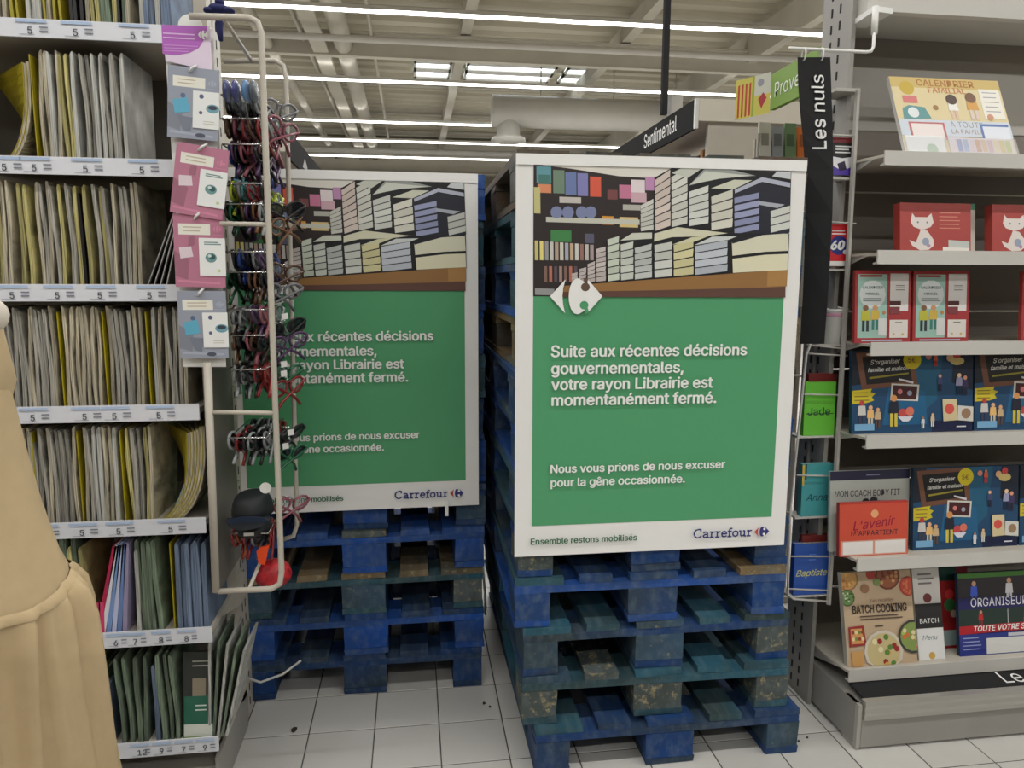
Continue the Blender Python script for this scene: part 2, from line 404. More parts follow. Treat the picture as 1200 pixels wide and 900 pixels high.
# tube rows
LN = ['farthest behind the camera', 'second behind the camera', 'over the camera', 'over the pallets', 'just out of view above', 'highest one in view', 'second highest in view', 'third highest in view', 'fourth highest in view', 'lowest one in view']
for k, yy in enumerate(LAMP_ROWS):
    t = thing('ceiling_light', 'bright tube light row across the hall, %s' % LN[k], 'light', (2, yy, 5), group='tube light rows across the ceiling')
    MB().box(-9, 13, yy-.03, yy+.03, 5.04, 5.09).build('housing', MATS['white_metal'], t, wc=True)
    MB().prism([(yy-.022, 5.04), (yy-.014, 5.0), (yy+.014, 5.0), (yy+.022, 5.04)], -9, 13, 'x').build('diffuser', MATS['emit_tube'], t, wc=True)
# skylights
k = 0
def at_z(px, py, Z):
    d = F_+R_*((px-600)/849.3)+U_*((450-py)/849.3); t = (Z-CH)/d.z
    return Vector((d.x*t, d.y*t, Z))
for (pa, pb) in ((485, 528), (545, 650), (662, 706)):
    x0, x1, y0 = at_z(pa, 84, 6.05).x, at_z(pb, 84, 6.05).x, 16.2
    k += 1
    fr = MB()
    for a, b in ((y0, y0+.18), (y0+.52, y0+.82), (y0+1.2, y0+1.36)): fr.box(x0, x1, a, b, 6.02, 6.1)
    for a in (x0, x1-.05): fr.box(a, a+.05, y0, y0+1.36, 6.02, 6.1)
    sk = structure(fr.build('window_%d' % k, MATS['white_metal']))
    MB().box(x0, x1, y0+.05, y0+1.3, 6.07, 6.08).build('pane', MATS['emit_sky'], sk)

# ------------------------------------------------------------------ pallets
PW, PL, PH = .828, 1.242, .150
def jbox(x0, x1, y0, y1, z0, z1, j=.0025):
    m = MB().box(x0, x1, y0, y1, z0, z1)
    # worn board: slightly uneven corners and one chipped end
    m.v = [(a+rnd.uniform(-j, j), b+rnd.uniform(-j, j), c+rnd.uniform(-j*.5, j*.3)) for a, b, c in m.v]; return m
zb = [0, .0225, .104, .127, .150]
bxs = [(0, .104), (.339, .489), (.724, .828)]; bys = [(0, .150), (.546, .696), (1.092, 1.242)]
tops = [(0, .145), (.19, .29), (.3415, .4865), (.538, .638), (.683, .828)]
mesh_var = []
for v in range(4):
    d = {'top_board': [], 'stringer_board': [], 'block': [], 'bottom_board': []}
    for a, b in tops: d['top_board'].append(jbox(a, b, .0, PL, zb[3]+.0003, zb[4]-.0012).mesh())
    for a, b in bys: d['stringer_board'].append(jbox(0, PW, a, b, zb[2]+.0003, zb[3]-.0003).mesh())
    for a, b in bxs:
        d['bottom_board'].append(jbox(a, b, 0, PL, .001, zb[1]-.0003).mesh())
        for c_, e in bys: d['block'].append(jbox(a+.001, b-.001, c_+.001, e-.001, zb[1]+.0003, zb[2]-.0003, .003).mesh())
    mesh_var.append(d)
def pallet(x, y, z, ang, looks, label, group=None):
    t = thing('pallet', label, 'pallet', (x, y, z), (0, 0, math.radians(ang)), group)
    d = mesh_var[rnd.randrange(4)]
    for kind, lst in d.items():
        lk = looks.get(kind, looks['all'])
        for i, me in enumerate(lst):
            l = lk[i % len(lk)] if isinstance(lk, list) else lk
            if me.materials: pass
            else: me.materials.append(None)
            o = bpy.data.objects.new(kind, me); COL.objects.link(o); o.parent = t
            o.material_slots[0].link = 'OBJECT'; o.material_slots[0].material = BLUES[l]
    return t
ordn = ['bottom', 'second', 'third', 'fourth', 'fifth', 'sixth', 'seventh', 'eighth', 'ninth', 'tenth', 'eleventh', 'topmost']
front = [
 (.338, 1.930, .3, dict(all='deep', block=['deep', 'deep', 'deep', 'deep', 'deep', 'deep', 'grey'], top_board=['teal', 'deep', 'deep', 'teal', 'deep']), 'deep blue pallet on the floor tiles at the bottom of the front stack'),
 (.302, 1.955, -.5, dict(all='teal', block=['worn', 'teal', 'teal', 'worn', 'teal', 'teal', 'worn'], top_board=['grey', 'worn', 'teal', 'teal', 'teal']), 'teal pallet with blocks worn to bare wood, second from the floor, front stack'),
 (.304, 1.960, .3, dict(all='deep', block=['grey', 'teal', 'deep', 'grey', 'teal', 'deep', 'worn'], top_board=['teal', 'teal', 'grey', 'teal', 'teal']), 'blue pallet with scuffed grey blocks, third from the floor in the front stack'),
 (.280, 1.965, -.4, dict(all='bright', block='deep', top_board=['teal', 'deep', 'deep', 'deep', 'wood']), 'bright blue pallet with one bare board end, fourth from floor, front stack'),
 (.290, 1.975, .2, dict(all='deep', block=['worn', 'deep', 'deep', 'deep']), 'blue pallet just behind the lower edge of the front poster'),
 (.285, 1.985, 0, dict(all='teal', block=['deep', 'deep', 'wood'])  , 'faded pallet with a bare wood corner block, sixth from floor, front stack'),
 (.290, 1.980, .4, dict(all='bright', block='deep'), 'bright blue pallet, seventh from the floor in the front stack'),
 (.280, 1.985, -.3, dict(all='deep'), 'deep blue pallet, eighth from the floor in the front stack'),
 (.292, 1.985, .2, dict(all='wood', block=['wood', 'brown', 'wood']), 'unpainted tan wood pallet, ninth from the floor in the front stack'),
 (.286, 1.985, -.2, dict(all='deep', block=['teal', 'deep', 'deep'], bottom_board='bright'), 'blue pallet resting on the unpainted one in the front stack'),
 (.290, 1.985, .3, dict(all='teal', block=['teal', 'deep']), 'dull teal pallet, next to the top of the front stack'),
 (.284, 1.985, -.3, dict(all='brown', block='brown'), 'dark weathered brown pallet on top of the front stack'),
]
for k, (x, y, a, lk, lb) in enumerate(front): pallet(x, y, k*PH+.0005, a, lk, lb)
back = [
 (-.600, 2.440, -.3, dict(all='deep'), 'deep blue pallet on the floor tiles at the bottom of the rear stack'),
 (-.592, 2.432, .3, dict(all='bright', block='bright', top_board='deep'), 'bright blue pallet, second from the floor in the rear stack'),
 (-.596, 2.436, 0, dict(all='teal', block=['grey', 'grey', 'teal', 'grey', 'teal', 'teal', 'worn'], top_board=['wood', 'wood', 'wood', 'wood', 'wood'], stringer_board='teal'), 'faded pallet with bare wood deck boards, third from the floor, rear stack'),
 (-.590, 2.430, .4, dict(all='bright', block='bright', top_board=['deep', 'bright', 'worn', 'bright', 'bright']), 'bright blue pallet, fourth from the floor in the rear stack'),
 (-.585, 2.450, 0, dict(all='deep', block=['deep', 'deep', 'deep', 'bright', 'deep', 'deep', 'grey']), 'blue pallet just behind the lower edge of the rear poster'),
]
for k in range(5, 12):
    back.append((-.588+.006*(k % 2), 2.47, .2*(-1)**k, dict(all=['deep', 'teal', 'bright'][k % 3]), '%s pallet behind the rear poster, %s from the floor' % (['deep blue', 'faded teal', 'bright blue'][k % 3], ordn[k] if k < 11 else 'twelfth')))
for k, (x, y, a, lk, lb) in enumerate(back): pallet(x, y, k*PH+.0005, a, lk, lb)
# ties and scraps
tag(MB().tube([(-.575, 2.39, .115), (-.53, 2.385, .10), (-.46, 2.40, .115), (-.40, 2.42, .15)], .004, 6).build('plastic_strap', MATS['white_plastic'], smooth=True), 'loose white plastic strap hanging on the lowest rear pallet', 'strap')
tag(MB().tube([(.236, 2.50, .46), (.243, 2.52, .38), (.252, 2.56, .3), (.256, 2.58, .2)], .0045, 6).build('plastic_strap', MATS['white_plastic'], smooth=True), 'white plastic strap dangling beside the right side of the rear stack', 'strap')
def scrap(px, py, label, s, col, cat='scrap'):
    d = F_+R_*((px-600)/849.3)+U_*((450-py)/849.3); tt = -CH/d.z; p = d*tt
    pts = [(p.x+s*math.cos(a)*rnd.uniform(.5, 1.2), p.y+s*math.sin(a)*rnd.uniform(.5, 1.2)) for a in [i*PI/3.5 for i in range(7)]]
    return tag(MB().prism(pts, .0006, .005, 'z').build('litter', mat('litter_%d' % col[0], col, .8)), label, cat)
scrap(345, 856, 'small dark scrap of bark on a tile before the rear stack', .011, (58, 44, 36))
scrap(567, 825, 'thin dark splinter on the tiles in the gap between the stacks', .006, (66, 60, 54))
scrap(574, 829, 'tiny dark splinter right of the thin one on the tiles', .005, (60, 56, 50))
scrap(936, 869, 'tiny dark crumb by the right foot of the front stack', .004, (50, 44, 40))
scrap(946, 865, 'tiny dark crumb between the front stack and the shelf base', .004, (52, 44, 40))

# ------------------------------------------------------------------ posters
GREEN = (80, 156, 108); WHT = (236, 236, 233); NAVY = (48, 52, 118)
Q = homog([(607, 180), (944, 188), (917, 638), (600, 652)])
def q7(X, Y): return Q(600+X/3.4286, 170+Y/3.4286)
def emblem(P, cx, cy, sx, sy, cl, cr, bg_top, bg_bot):
    """diamond arrows with the letter cut between them; centre and half sizes in uv"""
    f = lambda pts: [(cx+a*sx, cy+b*sy) for a, b in pts]
    P.poly(cl, f([(-1, 0), (-.42, -.95), (-.5, -.45), (-.53, 0), (-.5, .45), (-.42, .95)]))
    arc = [(.03-.32*math.sin(i*PI/12), -math.cos(i*PI/12)) for i in range(13)]
    P.poly(cr, f([(.1, -1)]+arc+[(.1, 1), (.3, .82), (.46, .9), (1, 0), (.46, -.9), (.3, -.78)]))
    P.poly(bg_top, f([(.34+.17*math.cos(i*PI/6), -.52+.24*math.sin(i*PI/6)) for i in range(12)]))
    P.poly(bg_top, f([(.26, -1.02), (.42, -1.02), (.42, -.5), (.34, -.4)]))
    P.poly(bg_bot, f([(.30+.17*math.cos(i*PI/6), .5+.24*math.sin(i*PI/6)) for i in range(12)]))
    P.poly(bg_bot, f([(.3, .5), (.42, .55), (.5, .92), (.34, 1.02)]))
def wordmark(P, u, v, w, h, col, th):
    """'Carrefour' in slab-ended strokes; u,v baseline start, w width, h cap height (uv)"""
    x = 0.0; G = {
     'C': (1.0, [[(.82, .2), (.82, .0), (.6, -.02), (.3, .06), (.12, .3), (.1, .55), (.2, .83), (.42, 1.0), (.65, .98), (.88, .78)], [(.82, -.04), (.82, .26)]]),
     'a': (.78, [[(.12, .42), (.3, .32), (.5, .38), (.56, .55), (.56, 1.0), (.7, 1.0)], [(.56, .62), (.25, .64), (.1, .8), (.2, .98), (.4, .98), (.56, .84)]]),
     'r': (.62, [[(.05, .35), (.22, .35), (.22, 1.0)], [(.05, 1.0), (.42, 1.0)], [(.22, .55), (.36, .36), (.55, .36)]]),
     'e': (.72, [[(.1, .64), (.62, .64), (.58, .44), (.4, .34), (.2, .4), (.1, .64), (.16, .9), (.38, 1.0), (.62, .9)]]),
     'f': (.5, [[(.5, .03), (.34, .0), (.22, .14), (.22, 1.0)], [(.05, .36), (.44, .36)], [(.05, 1.0), (.42, 1.0)]]),
     'o': (.78, [[(.38, .34), (.16, .44), (.1, .67), (.16, .9), (.38, 1.0), (.6, .9), (.66, .67), (.6, .44), (.38, .34)]]),
     'u': (.84, [[(.03, .36), (.18, .36), (.18, .84), (.3, 1.0), (.46, .96), (.6, .8)], [(.46, .36), (.6, .36), (.6, 1.0), (.76, 1.0)]])}
    tot = sum(G[c][0] for c in 'Carrefour')
    for c in 'Carrefour':
        wd, st = G[c]
        for s_ in st: P.stroke(col, [(u+(x+a)/tot*w, v-h+b*h) for a, b in s_], th)
        x += wd
def picture(P):
    """the printed photograph of stacked books"""
    DK = (44, 36, 36)
    def pg(col, pts): P.poly(col, [q7(*p) for p in pts])
    pg(DK, [(93, 78), (1117, 106), (1091, 606), (86, 602)])
    pg((222, 218, 208), [(93, 76), (640, 92), (620, 112), (560, 132), (430, 124), (250, 96)])
    def r(col, x0, y0, x1, y1, sl=.03): pg(col, [(x0, y0), (x1, y0+(x1-x0)*sl), (x1, y1+(x1-x0)*sl), (x0, y1)])
    for cl, a in (((96, 150, 160), (104, 84, 162, 150)), ((70, 120, 112), (112, 118, 160, 160)), ((216, 140, 100), (108, 156, 162, 190)), ((196, 190, 130), (93, 168, 118, 272)), ((112, 136, 116), (170, 100, 215, 192)),
                  ((108, 124, 170), (218, 108, 262, 198)), ((130, 130, 184), (266, 112, 308, 202)), ((214, 92, 70), (316, 126, 360, 205)), ((120, 70, 70), (385, 178, 425, 216)), ((196, 120, 150), (432, 158, 478, 212)),
                  ((226, 214, 216), (480, 138, 534, 190)), ((190, 140, 180), (536, 126, 572, 180)), ((206, 170, 180), (480, 188, 540, 228)), ((196, 190, 184), (194, 206, 280, 230)), ((180, 178, 168), (446, 236, 516, 258)),
                  ((216, 150, 60), (362, 282, 408, 316)), ((214, 190, 130), (432, 286, 506, 326)), ((196, 196, 182), (140, 286, 512, 306)), ((64, 130, 74), (158, 338, 240, 384)), ((90, 90, 110), (295, 352, 330, 390))): r(cl, *a)
    for x in (182, 228, 282, 318): P.circ((124, 132, 168), *q7(x, 268), .02)
    cs = [(200, 190, 120), (226, 214, 130), (150, 150, 150), (200, 200, 190), (180, 160, 140), (210, 206, 190), (170, 170, 180), (196, 170, 140), (206, 206, 200), (150, 110, 100), (190, 190, 180), (170, 150, 150)]
    for i in range(12): r(cs[i], 94+i*20, 380+i*1.5, 108+i*20, 458)
    for i in range(7): r([(130, 100, 90), (180, 110, 90), (90, 80, 90), (160, 130, 120)][i % 4], 130+i*20, 482, 142+i*20, 545)
    r((150, 150, 150), 93, 570, 170, 596)
    def stack(x0, x1, ta, tb, ba, bb, n, col, gap=.13):
        for i in range(n):
            a0, a1 = i/n, (i+1-gap)/n
            dv = rnd.uniform(-16, 4); c = [max(0, min(255, v+dv)) for v in col]
            pg(c, [(x0+1, ta+(ba-ta)*a0), (x1-1, tb+(bb-tb)*a0), (x1-1-rnd.random()*3, tb+(bb-tb)*a1), (x0+1+rnd.random()*2, ta+(ba-ta)*a1)])
    pg((22, 22, 26), [(572, 130), (640, 92), (1117, 106), (1110, 345), (566, 345)])
    stack(515, 568, 240, 214, 345, 338, 6, (206, 206, 196))
    stack(573, 636, 140, 98, 345, 325, 7, (214, 200, 190))
    stack(638, 704, 128, 92, 330, 315, 7, (214, 214, 204))
    pg((196, 198, 186), [(640, 112), (680, 92), (760, 94), (706, 130)])
    stack(708, 788, 186, 160, 326, 314, 5, (212, 214, 206))
    pg((150, 154, 150), [(708, 162), (830, 130), (975, 122), (880, 98), (770, 96)]); pg((205, 208, 196), [(712, 158), (775, 104), (960, 122), (830, 134)])
    stack(796, 884, 206, 176, 342, 330, 4, (218, 216, 202))
    pg((205, 206, 186), [(796, 172), (888, 138), (960, 140), (886, 176)])
    pg((34, 36, 48), [(886, 190), (1000, 150), (1112, 176), (1108, 350), (886, 358)])
    stack(888, 990, 210, 188, 362, 342, 5, (152, 158, 190), .25)
    pg((176, 180, 196), [(890, 178), (1000, 128), (1112, 150), (1112, 168), (1000, 146), (892, 192)]); pg((170, 174, 184), [(985, 222), (1090, 236), (1060, 250), (985, 236)])
    stack(1032, 1112, 262, 240, 352, 334, 3, (206, 208, 200))
    pg((200, 204, 206), [(1060, 104), (1114, 106), (1114, 136), (1040, 124)])
    for x0, x1, a, b, c, n in ((238, 264, 512, 506, 552, 3), (268, 299, 494, 486, 550, 4), (302, 334, 474, 462, 549, 5), (337, 377, 414, 404, 546, 7)): stack(x0, x1, a, b, c, c-4, n, (200, 190, 186))
    pg((20, 20, 24), [(380, 380), (560, 345), (1108, 352), (1102, 500), (380, 546)])
    stack(382, 430, 376, 362, 546, 540, 6, (198, 206, 190)); stack(434, 487, 396, 384, 542, 536, 5, (202, 206, 196)); stack(490, 560, 410, 392, 538, 530, 5, (190, 194, 190))
    pg((204, 206, 190), [(434, 380), (482, 350), (560, 348), (560, 372), (470, 378)])
    pg((212, 210, 184), [(568, 384), (570, 352), (662, 326), (862, 350), (780, 362), (640, 366)])
    stack(568, 641, 398, 384, 532, 526, 4, (206, 208, 200)); stack(645, 726, 398, 376, 526, 518, 4, (212, 206, 160)); pg((208, 206, 172), [(640, 396), (720, 366), (790, 360), (730, 384)])
    stack(730, 862, 402, 378, 520, 505, 4, (190, 196, 204)); pg((204, 208, 206), [(728, 398), (800, 364), (900, 362), (866, 376)])
    pg((216, 214, 190), [(878, 386), (1000, 350), (1104, 352), (1103, 420), (1010, 424), (880, 440)]); pg((222, 218, 188), [(880, 452), (1010, 436), (1102, 432), (1100, 496), (1015, 500), (882, 508)])
    pg((28, 28, 40), [(878, 384), (1000, 348), (1106, 350), (1000, 358), (880, 392)])
    pg((96, 66, 56), [(200, 580), (560, 572), (1092, 562), (1091, 606), (200, 604)])
    pg((148, 108, 62), [(210, 560), (380, 548), (1020, 500), (1100, 496), (1096, 562), (1015, 566), (560, 578), (205, 584)])
    pg((170, 128, 74), [(1020, 502), (1098, 498), (1094, 560), (1018, 562)])
    P.poly((236, 236, 233), [(.0, .0), (1, 0), (1, .0255), (.0, .0255)])
def poster(x_right, y, z_bottom, ang, label):
    W, H = .8122, 1.1102
    t = thing('poster', label, 'poster', (x_right-W*math.cos(ang), y-W*math.sin(ang), z_bottom), (0, 0, ang))
    warp = None
    m = MB(); nu, nv = 12, 12
    m.box(0, W, .0007, .0047, 0, H)
    m.build('board', MATS['card_white'], t, smooth=False)
    # big flats follow the sheet: green field as a grid
    Pg = Print(W, H, y=-.0002, warp=warp)
    gm = MB(); u0, u1, v0, v1 = .06, .9447, .336, .9192
    rows = [[Pg._p(u0+(u1-u0)*i/nu, v0+(v1-v0)*j/nv) for i in range(nu+1)] for j in range(nv+1)]
    gm.loft(rows, closed=False, col=lin(GREEN)); gm.build('green_field', print_mat(), t)
    P = Print(W, H, y=-.0006, step=.00002, warp=warp); picture(P); P.build('printed_picture', t)
    P = Print(W, H, y=-.0066, step=.00003, warp=warp)
    cx, cy = q7(256, 602); emblem(P, cx, cy, .0895, .0435, WHT, WHT, (98, 76, 60), GREEN)
    P.build('emblem', t)
    P = Print(W, H, y=-.0066, step=.00003, warp=warp)
    for s_, x, y_, x2 in (('Suite aux récentes décisions', 645, 417, 872), ('gouvernementales,', 645, 437, 798), ('votre rayon Librairie est', 645, 455.5, 832), ('momentanément fermé.', 645, 474, 836),
                          ('Nous vous prions de nous excuser', 643, 553, 846), ('pour la gêne occasionnée.', 643, 569, 799)):
        u, v = Q(x, y_); u2, _ = Q(x2, y_-2)
        P.text(s_, u, v-.002, width=u2-u, col=WHT, bold=BOLD)
        if s_ in ('momentanément fermé.', 'pour la gêne occasionnée.'):
            P.build('lettering', t); P = Print(W, H, y=-.0066, step=.00003)
    u, v = Q(619, 634); u2, _ = Q(743, 630); P.text('Ensemble restons mobilisés', u, .9665, width=u2-u, col=(52, 104, 74), bold=BOLD)
    P.build('lettering', t)
    P = Print(W, H, y=-.0066, step=.00003, warp=warp)
    u, v = Q(809, 628); u2, _ = Q(878, 626); wordmark(P, u, .9675, u2-u, .0225, NAVY, .0042)
    cx, cy = Q(889.5, 620); emblem(P, cx, .9575, .0285, .0135, (190, 70, 64), NAVY, WHT, WHT)
    P.build('brand_mark', t); return t
poster(1.089, 1.945, .6733, math.radians(-.5), 'brightly lit white and green closure notice poster on the front pallet stack')
poster(.2171, 2.415, .6837, math.radians(.8), 'white and green closure notice poster on the rear pallet stack, behind the wire rack')
m = MB().box(.1, .111, 2.395, 2.42, .655, .70); tag(m.build('cable_tie', MATS['white_plastic']), 'short white tie tab under the lower edge of the rear poster', 'tie')

# ------------------------------------------------------------------ left shelving with magazines
LX0, LX1, LYF, LYB = -1.75, -.548, 1.93, 2.34
t = thing('shelving_unit', 'cream metal shelving unit packed with magazines at the left edge', 'shelf', (-1.1, 2.15, 0))
LU = t
ZS = [2.054, 1.743, 1.440, 1.136, .833, .527, .207]
MB().box(LX0, LX1-.02, LYB, LYB+.02, .1, 2.35).build('back_panel', MATS['back_grey'], t, wc=True)
def slotted(x0, x1, y0, y1, z0, z1, t, face='x+', name='upright', zs=.05, cols=2, m='cream_metal'):
    """perforated steel upright: body plus recessed slots shown as dark cuts"""
    MB().box(x0, x1, y0, y1, z0, z1).build(name, MATS[m], t, wc=True)
    s = MB(); z = z0+.03
    while z < z1-.05:
        for c in range(cols):
            if face in ('x+', 'x-'):
                ym = y0+(y1-y0)*(.4+.28*c); xx = x1 if face == 'x+' else x0
                s.box(xx-.0012, xx+.0008, ym-.004, ym+.004, z, z+.026)
            else:
                xm = x0+(x1-x0)*(.34+.3*c); s.box(xm-.004, xm+.004, y0-.0008, y0+.001, z, z+.026)
        z += zs
    s.build('slot_row', MATS['slot_dark'], t, wc=True)['kind'] = 'stuff'
slotted(-.60, -.565, 2.28, 2.42, 0.0, 2.5, t, 'x+')
MB().box(LX0, LX1-.015, LYF+.03, LYB, 0, .10).build('plinth', MATS['grey_metal'], t, wc=True)
MB().box(-.566, -.556, 1.95, 2.30, .0, .13).build('plinth_side', MATS['grey_metal'], t, wc=True)
for k, z in enumerate(ZS):
    MB().box(LX0, LX1-.004, LYF+.004, LYB, z-.028, z-.012).build('shelf', MATS['cream_metal'], t, wc=True)
    e = MB(); e.prism([(LYF+.12, z-.03), (LYB-.02, z-.03), (LYB-.02, z-.10), (LYB-.06, z-.10)], LX1-.012, LX1-.008, 'x'); e.build('shelf_bracket', MATS['cream_metal'], t, wc=True)
    ps = MB().prism([(LYF, z), (LYF+.004, z), (LYF+.004, z-.042), (LYF-.003, z-.042)], LX0, LX1, 'x').build('price_strip', MATS['strip_white'], t, wc=True)
    px_list = {0: (35, 88, 155), 1: (5, 40, 100, 166), 2: (14, 67, 117, 175), 3: (38, 99, 134, 186), 4: (50, 96, 139, 200), 5: (135, 158, 188, 218), 6: (163, 189, 215, 240)}[k]
    digs = {5: '6788', 6: '129479'}.get(k, '5555')
    for i, px in enumerate(px_list):
        q = at_y(px, 400, LYF); X = q.x*1.0
        q2 = at_y(px, [32, 194, 342, 484, 620, 744, 876][k], LYF); X = q2.x
        P = Print(.072 if k < 5 else .052, .040, y=LYF-.0034-1.0*0, x0=X-(.03 if k < 5 else .022), z0=z-.0415, step=.0001)
        P.rect((176, 196, 224), 0, .04, .95, .2)
        d = '12' if (k == 6 and i == 0) else (digs[i] if k != 6 else '12979'[i+1])
        P.text(d, .36, .84, size=.030, col=(60, 62, 70), bold=.01)
        P.lines((150, 152, 160), .1, .86, .6, 1, .1, .03)
        for j in range(2): P.rect((120, 124, 136), .72, .42+j*.22, .98, .5+j*.22)
        o = P.build('price_label', ps); o.location = (0, 0, 0) if False else (-Vector(t.location))-Vector(ps.location)
def mag_mesh(w_, h_, d_, bend=0, round_=.9, wav=.002, n=8):
    """upright magazine seen on its page edge: rounded folded top, soft waves down its height"""
    ph = rnd.uniform(0, 6); rings = []
    for i in range(n+1):
        f = i/n; z = h_*f
        if i == n: ww = w_*.35
        elif i == n-1: ww = w_*.85; z = h_*.972
        else: ww = w_
        cx = bend*(f**2)+wav*math.sin(ph+f*5)
        rings.append([(cx-ww/2, 0, z), (cx+ww/2, 0, z), (cx+ww/2, d_, z), (cx-ww/2, d_, z)])
    return MB().loft(rings, cap=True)
MAGS = {}
def mags(key, matn, w_, h_, d_=.2, var=5, wav=.003):
    MAGS[key] = []
    for i in range(var):
        me = mag_mesh(w_*rnd.uniform(.8, 1.15), h_*rnd.uniform(.965, 1.0), d_, rnd.uniform(-.006, .006), wav=wav).mesh(key, False)
        me.materials.append(MATS[matn]); MAGS[key].append(me)
mags('cream', 'paper_edge', .0092, .262); mags('grey', 'paper_grey', .0092, .258); mags('yellow', 'paper_yellow', .009, .258)
mags('white', 'paper_white', .010, .262, wav=.001); mags('blue', 'paper_blue', .011, .245, wav=.001); mags('green', 'paper_green', .011, .285, var=6, wav=.003)
mags('glossy', 'gloss_black', .007, .24, wav=0); mags('gloss_y', 'gloss_yellow', .006, .256, wav=.002)
SHN = ['top shelf', 'second shelf', 'third shelf', 'fourth shelf', 'fifth shelf', 'sixth shelf', 'bottom shelf']
PYB = [22, 183, 331, 473, 608, 736, 866]
ORD = ['first', 'second', 'third', 'fourth', 'fifth', 'sixth', 'seventh', 'eighth', 'ninth', 'tenth', 'eleventh', 'twelfth', 'thirteenth', 'fourteenth', 'fifteenth', 'sixteenth', 'seventeenth', 'eighteenth', 'nineteenth', 'twentieth', 'twenty-first', 'twenty-second', 'twenty-third']
def row(shelf, px0, px1, keys, desc, lean=0, pitch=None, s=1.0):
    X0 = at_y(px0, PYB[shelf], LYF).x+.004; X1 = at_y(px1, PYB[shelf], LYF).x-.004
    pitch = pitch or .0112; n = max(1, int((X1-X0)/pitch))
    for i in range(n):
        me = rnd.choice(MAGS[rnd.choice(keys)]); o = bpy.data.objects.new('magazine', me); COL.objects.link(o)
        o.location = (X0+(i+.5)*(X1-X0)/n, LYF+.012+rnd.uniform(0, .01), ZS[shelf]-.0118)
        o.rotation_euler = (0, rnd.uniform(-.006, .006)+lean, 0); o.scale = (1, 1, s)
        tag(o, '%s, %s in its stack, %s, left unit' % (desc, ORD[i], SHN[shelf]), 'magazine', desc+'s, '+SHN[shelf])
row(0, -30, 22, ['cream', 'grey', 'gloss_y'], 'mixed coloured magazine in the leftmost stack')
row(0, 24, 72, ['cream', 'glossy', 'gloss_y', 'white'], 'bright mixed magazine')
row(0, 74, 154, ['cream', 'glossy', 'green', 'yellow'], 'magazine with green or black edge')
row(0, 158, 200, ['white', 'blue'], 'pale blue white magazine', s=1)
row(1, -120, -56, ['cream', 'grey'], 'grey magazine at the picture edge')
row(1, 44, 94, ['cream', 'yellow', 'cream', 'white'], 'cream and yellow puzzle magazine')
row(1, 97, 150, ['grey', 'white', 'grey'], 'light grey puzzle magazine')
row(2, -40, 17, ['cream', 'yellow'], 'leftmost cream puzzle magazine')
row(2, 19, 40, ['cream', 'yellow', 'yellow'], 'yellowish puzzle magazine')
row(2, 41, 78, ['grey', 'yellow', 'cream'], 'puzzle magazine with curled top')
row(2, 80, 108, ['grey', 'yellow', 'glossy'], 'darker puzzle magazine')
row(2, 112, 140, ['cream', 'yellow', 'grey'], 'soft edged yellowish puzzle magazine')
row(2, 141, 168, ['grey', 'cream'], 'grey magazine near leaning black books')
row(3, -20, 70, ['grey', 'grey', 'cream'], 'grey wavy puzzle magazine')
row(3, 74, 122, ['cream', 'cream', 'yellow'], 'warm cream puzzle magazine')
row(3, 126, 172, ['grey', 'cream'], 'pale grey puzzle magazine')
row(3, 177, 223, ['grey', 'white', 'cream', 'grey', 'blue'], 'grey blue puzzle magazine')
row(4, -10, 93, ['cream', 'grey'], 'tightly packed grey cream puzzle magazine')
row(4, 97, 140, ['cream', 'grey', 'white'], 'upright cream puzzle magazine')
row(4, 149, 182, ['cream', 'grey', 'yellow'], 'cream magazine near the slumped ones')
row(5, 20, 103, ['yellow', 'yellow', 'green'], 'olive edged puzzle book', s=.98)
row(5, 155, 190, ['white', 'green', 'white'], 'white and pale green booklet', s=.9)
row(5, 205, 244, ['blue'], 'blue edged notebook', s=1.02)
row(6, 60, 132, ['blue', 'green'], 'short blue green booklet', s=.72, pitch=.016)
row(6, 136, 176, ['green'], 'tall dark green colouring magazine', s=.9, pitch=.016)
row(6, 177, 212, ['blue', 'green'], 'tall blue colouring magazine', s=.9, pitch=.016)
# yellow dividers
for sh, px in ((3, 72.5), (3, 124.5), (4, 42), (4, 95), (4, 145), (3, 175), (1, 41), (5, 203)):
    q = at_y(px, PYB[sh], LYF)
    tag(MB().box(q.x-.0014, q.x+.0014, LYF+.014, LYF+.2, ZS[sh]-.011, ZS[sh]+.235).build('magazine', MATS['gloss_yellow']), 'glossy yellow magazine %s on the %s' % ({72.5: 'left of the warm cream stack', 124.5: 'left of the pale grey stack', 42: 'nearest the beige dress', 95: 'between the two left stacks', 145: 'left of the slumped stack', 175: 'left of the grey blue stack', 41: 'left of the cream and yellow stack', 203: 'left of the blue notebooks'}[px], SHN[sh]), 'magazine')
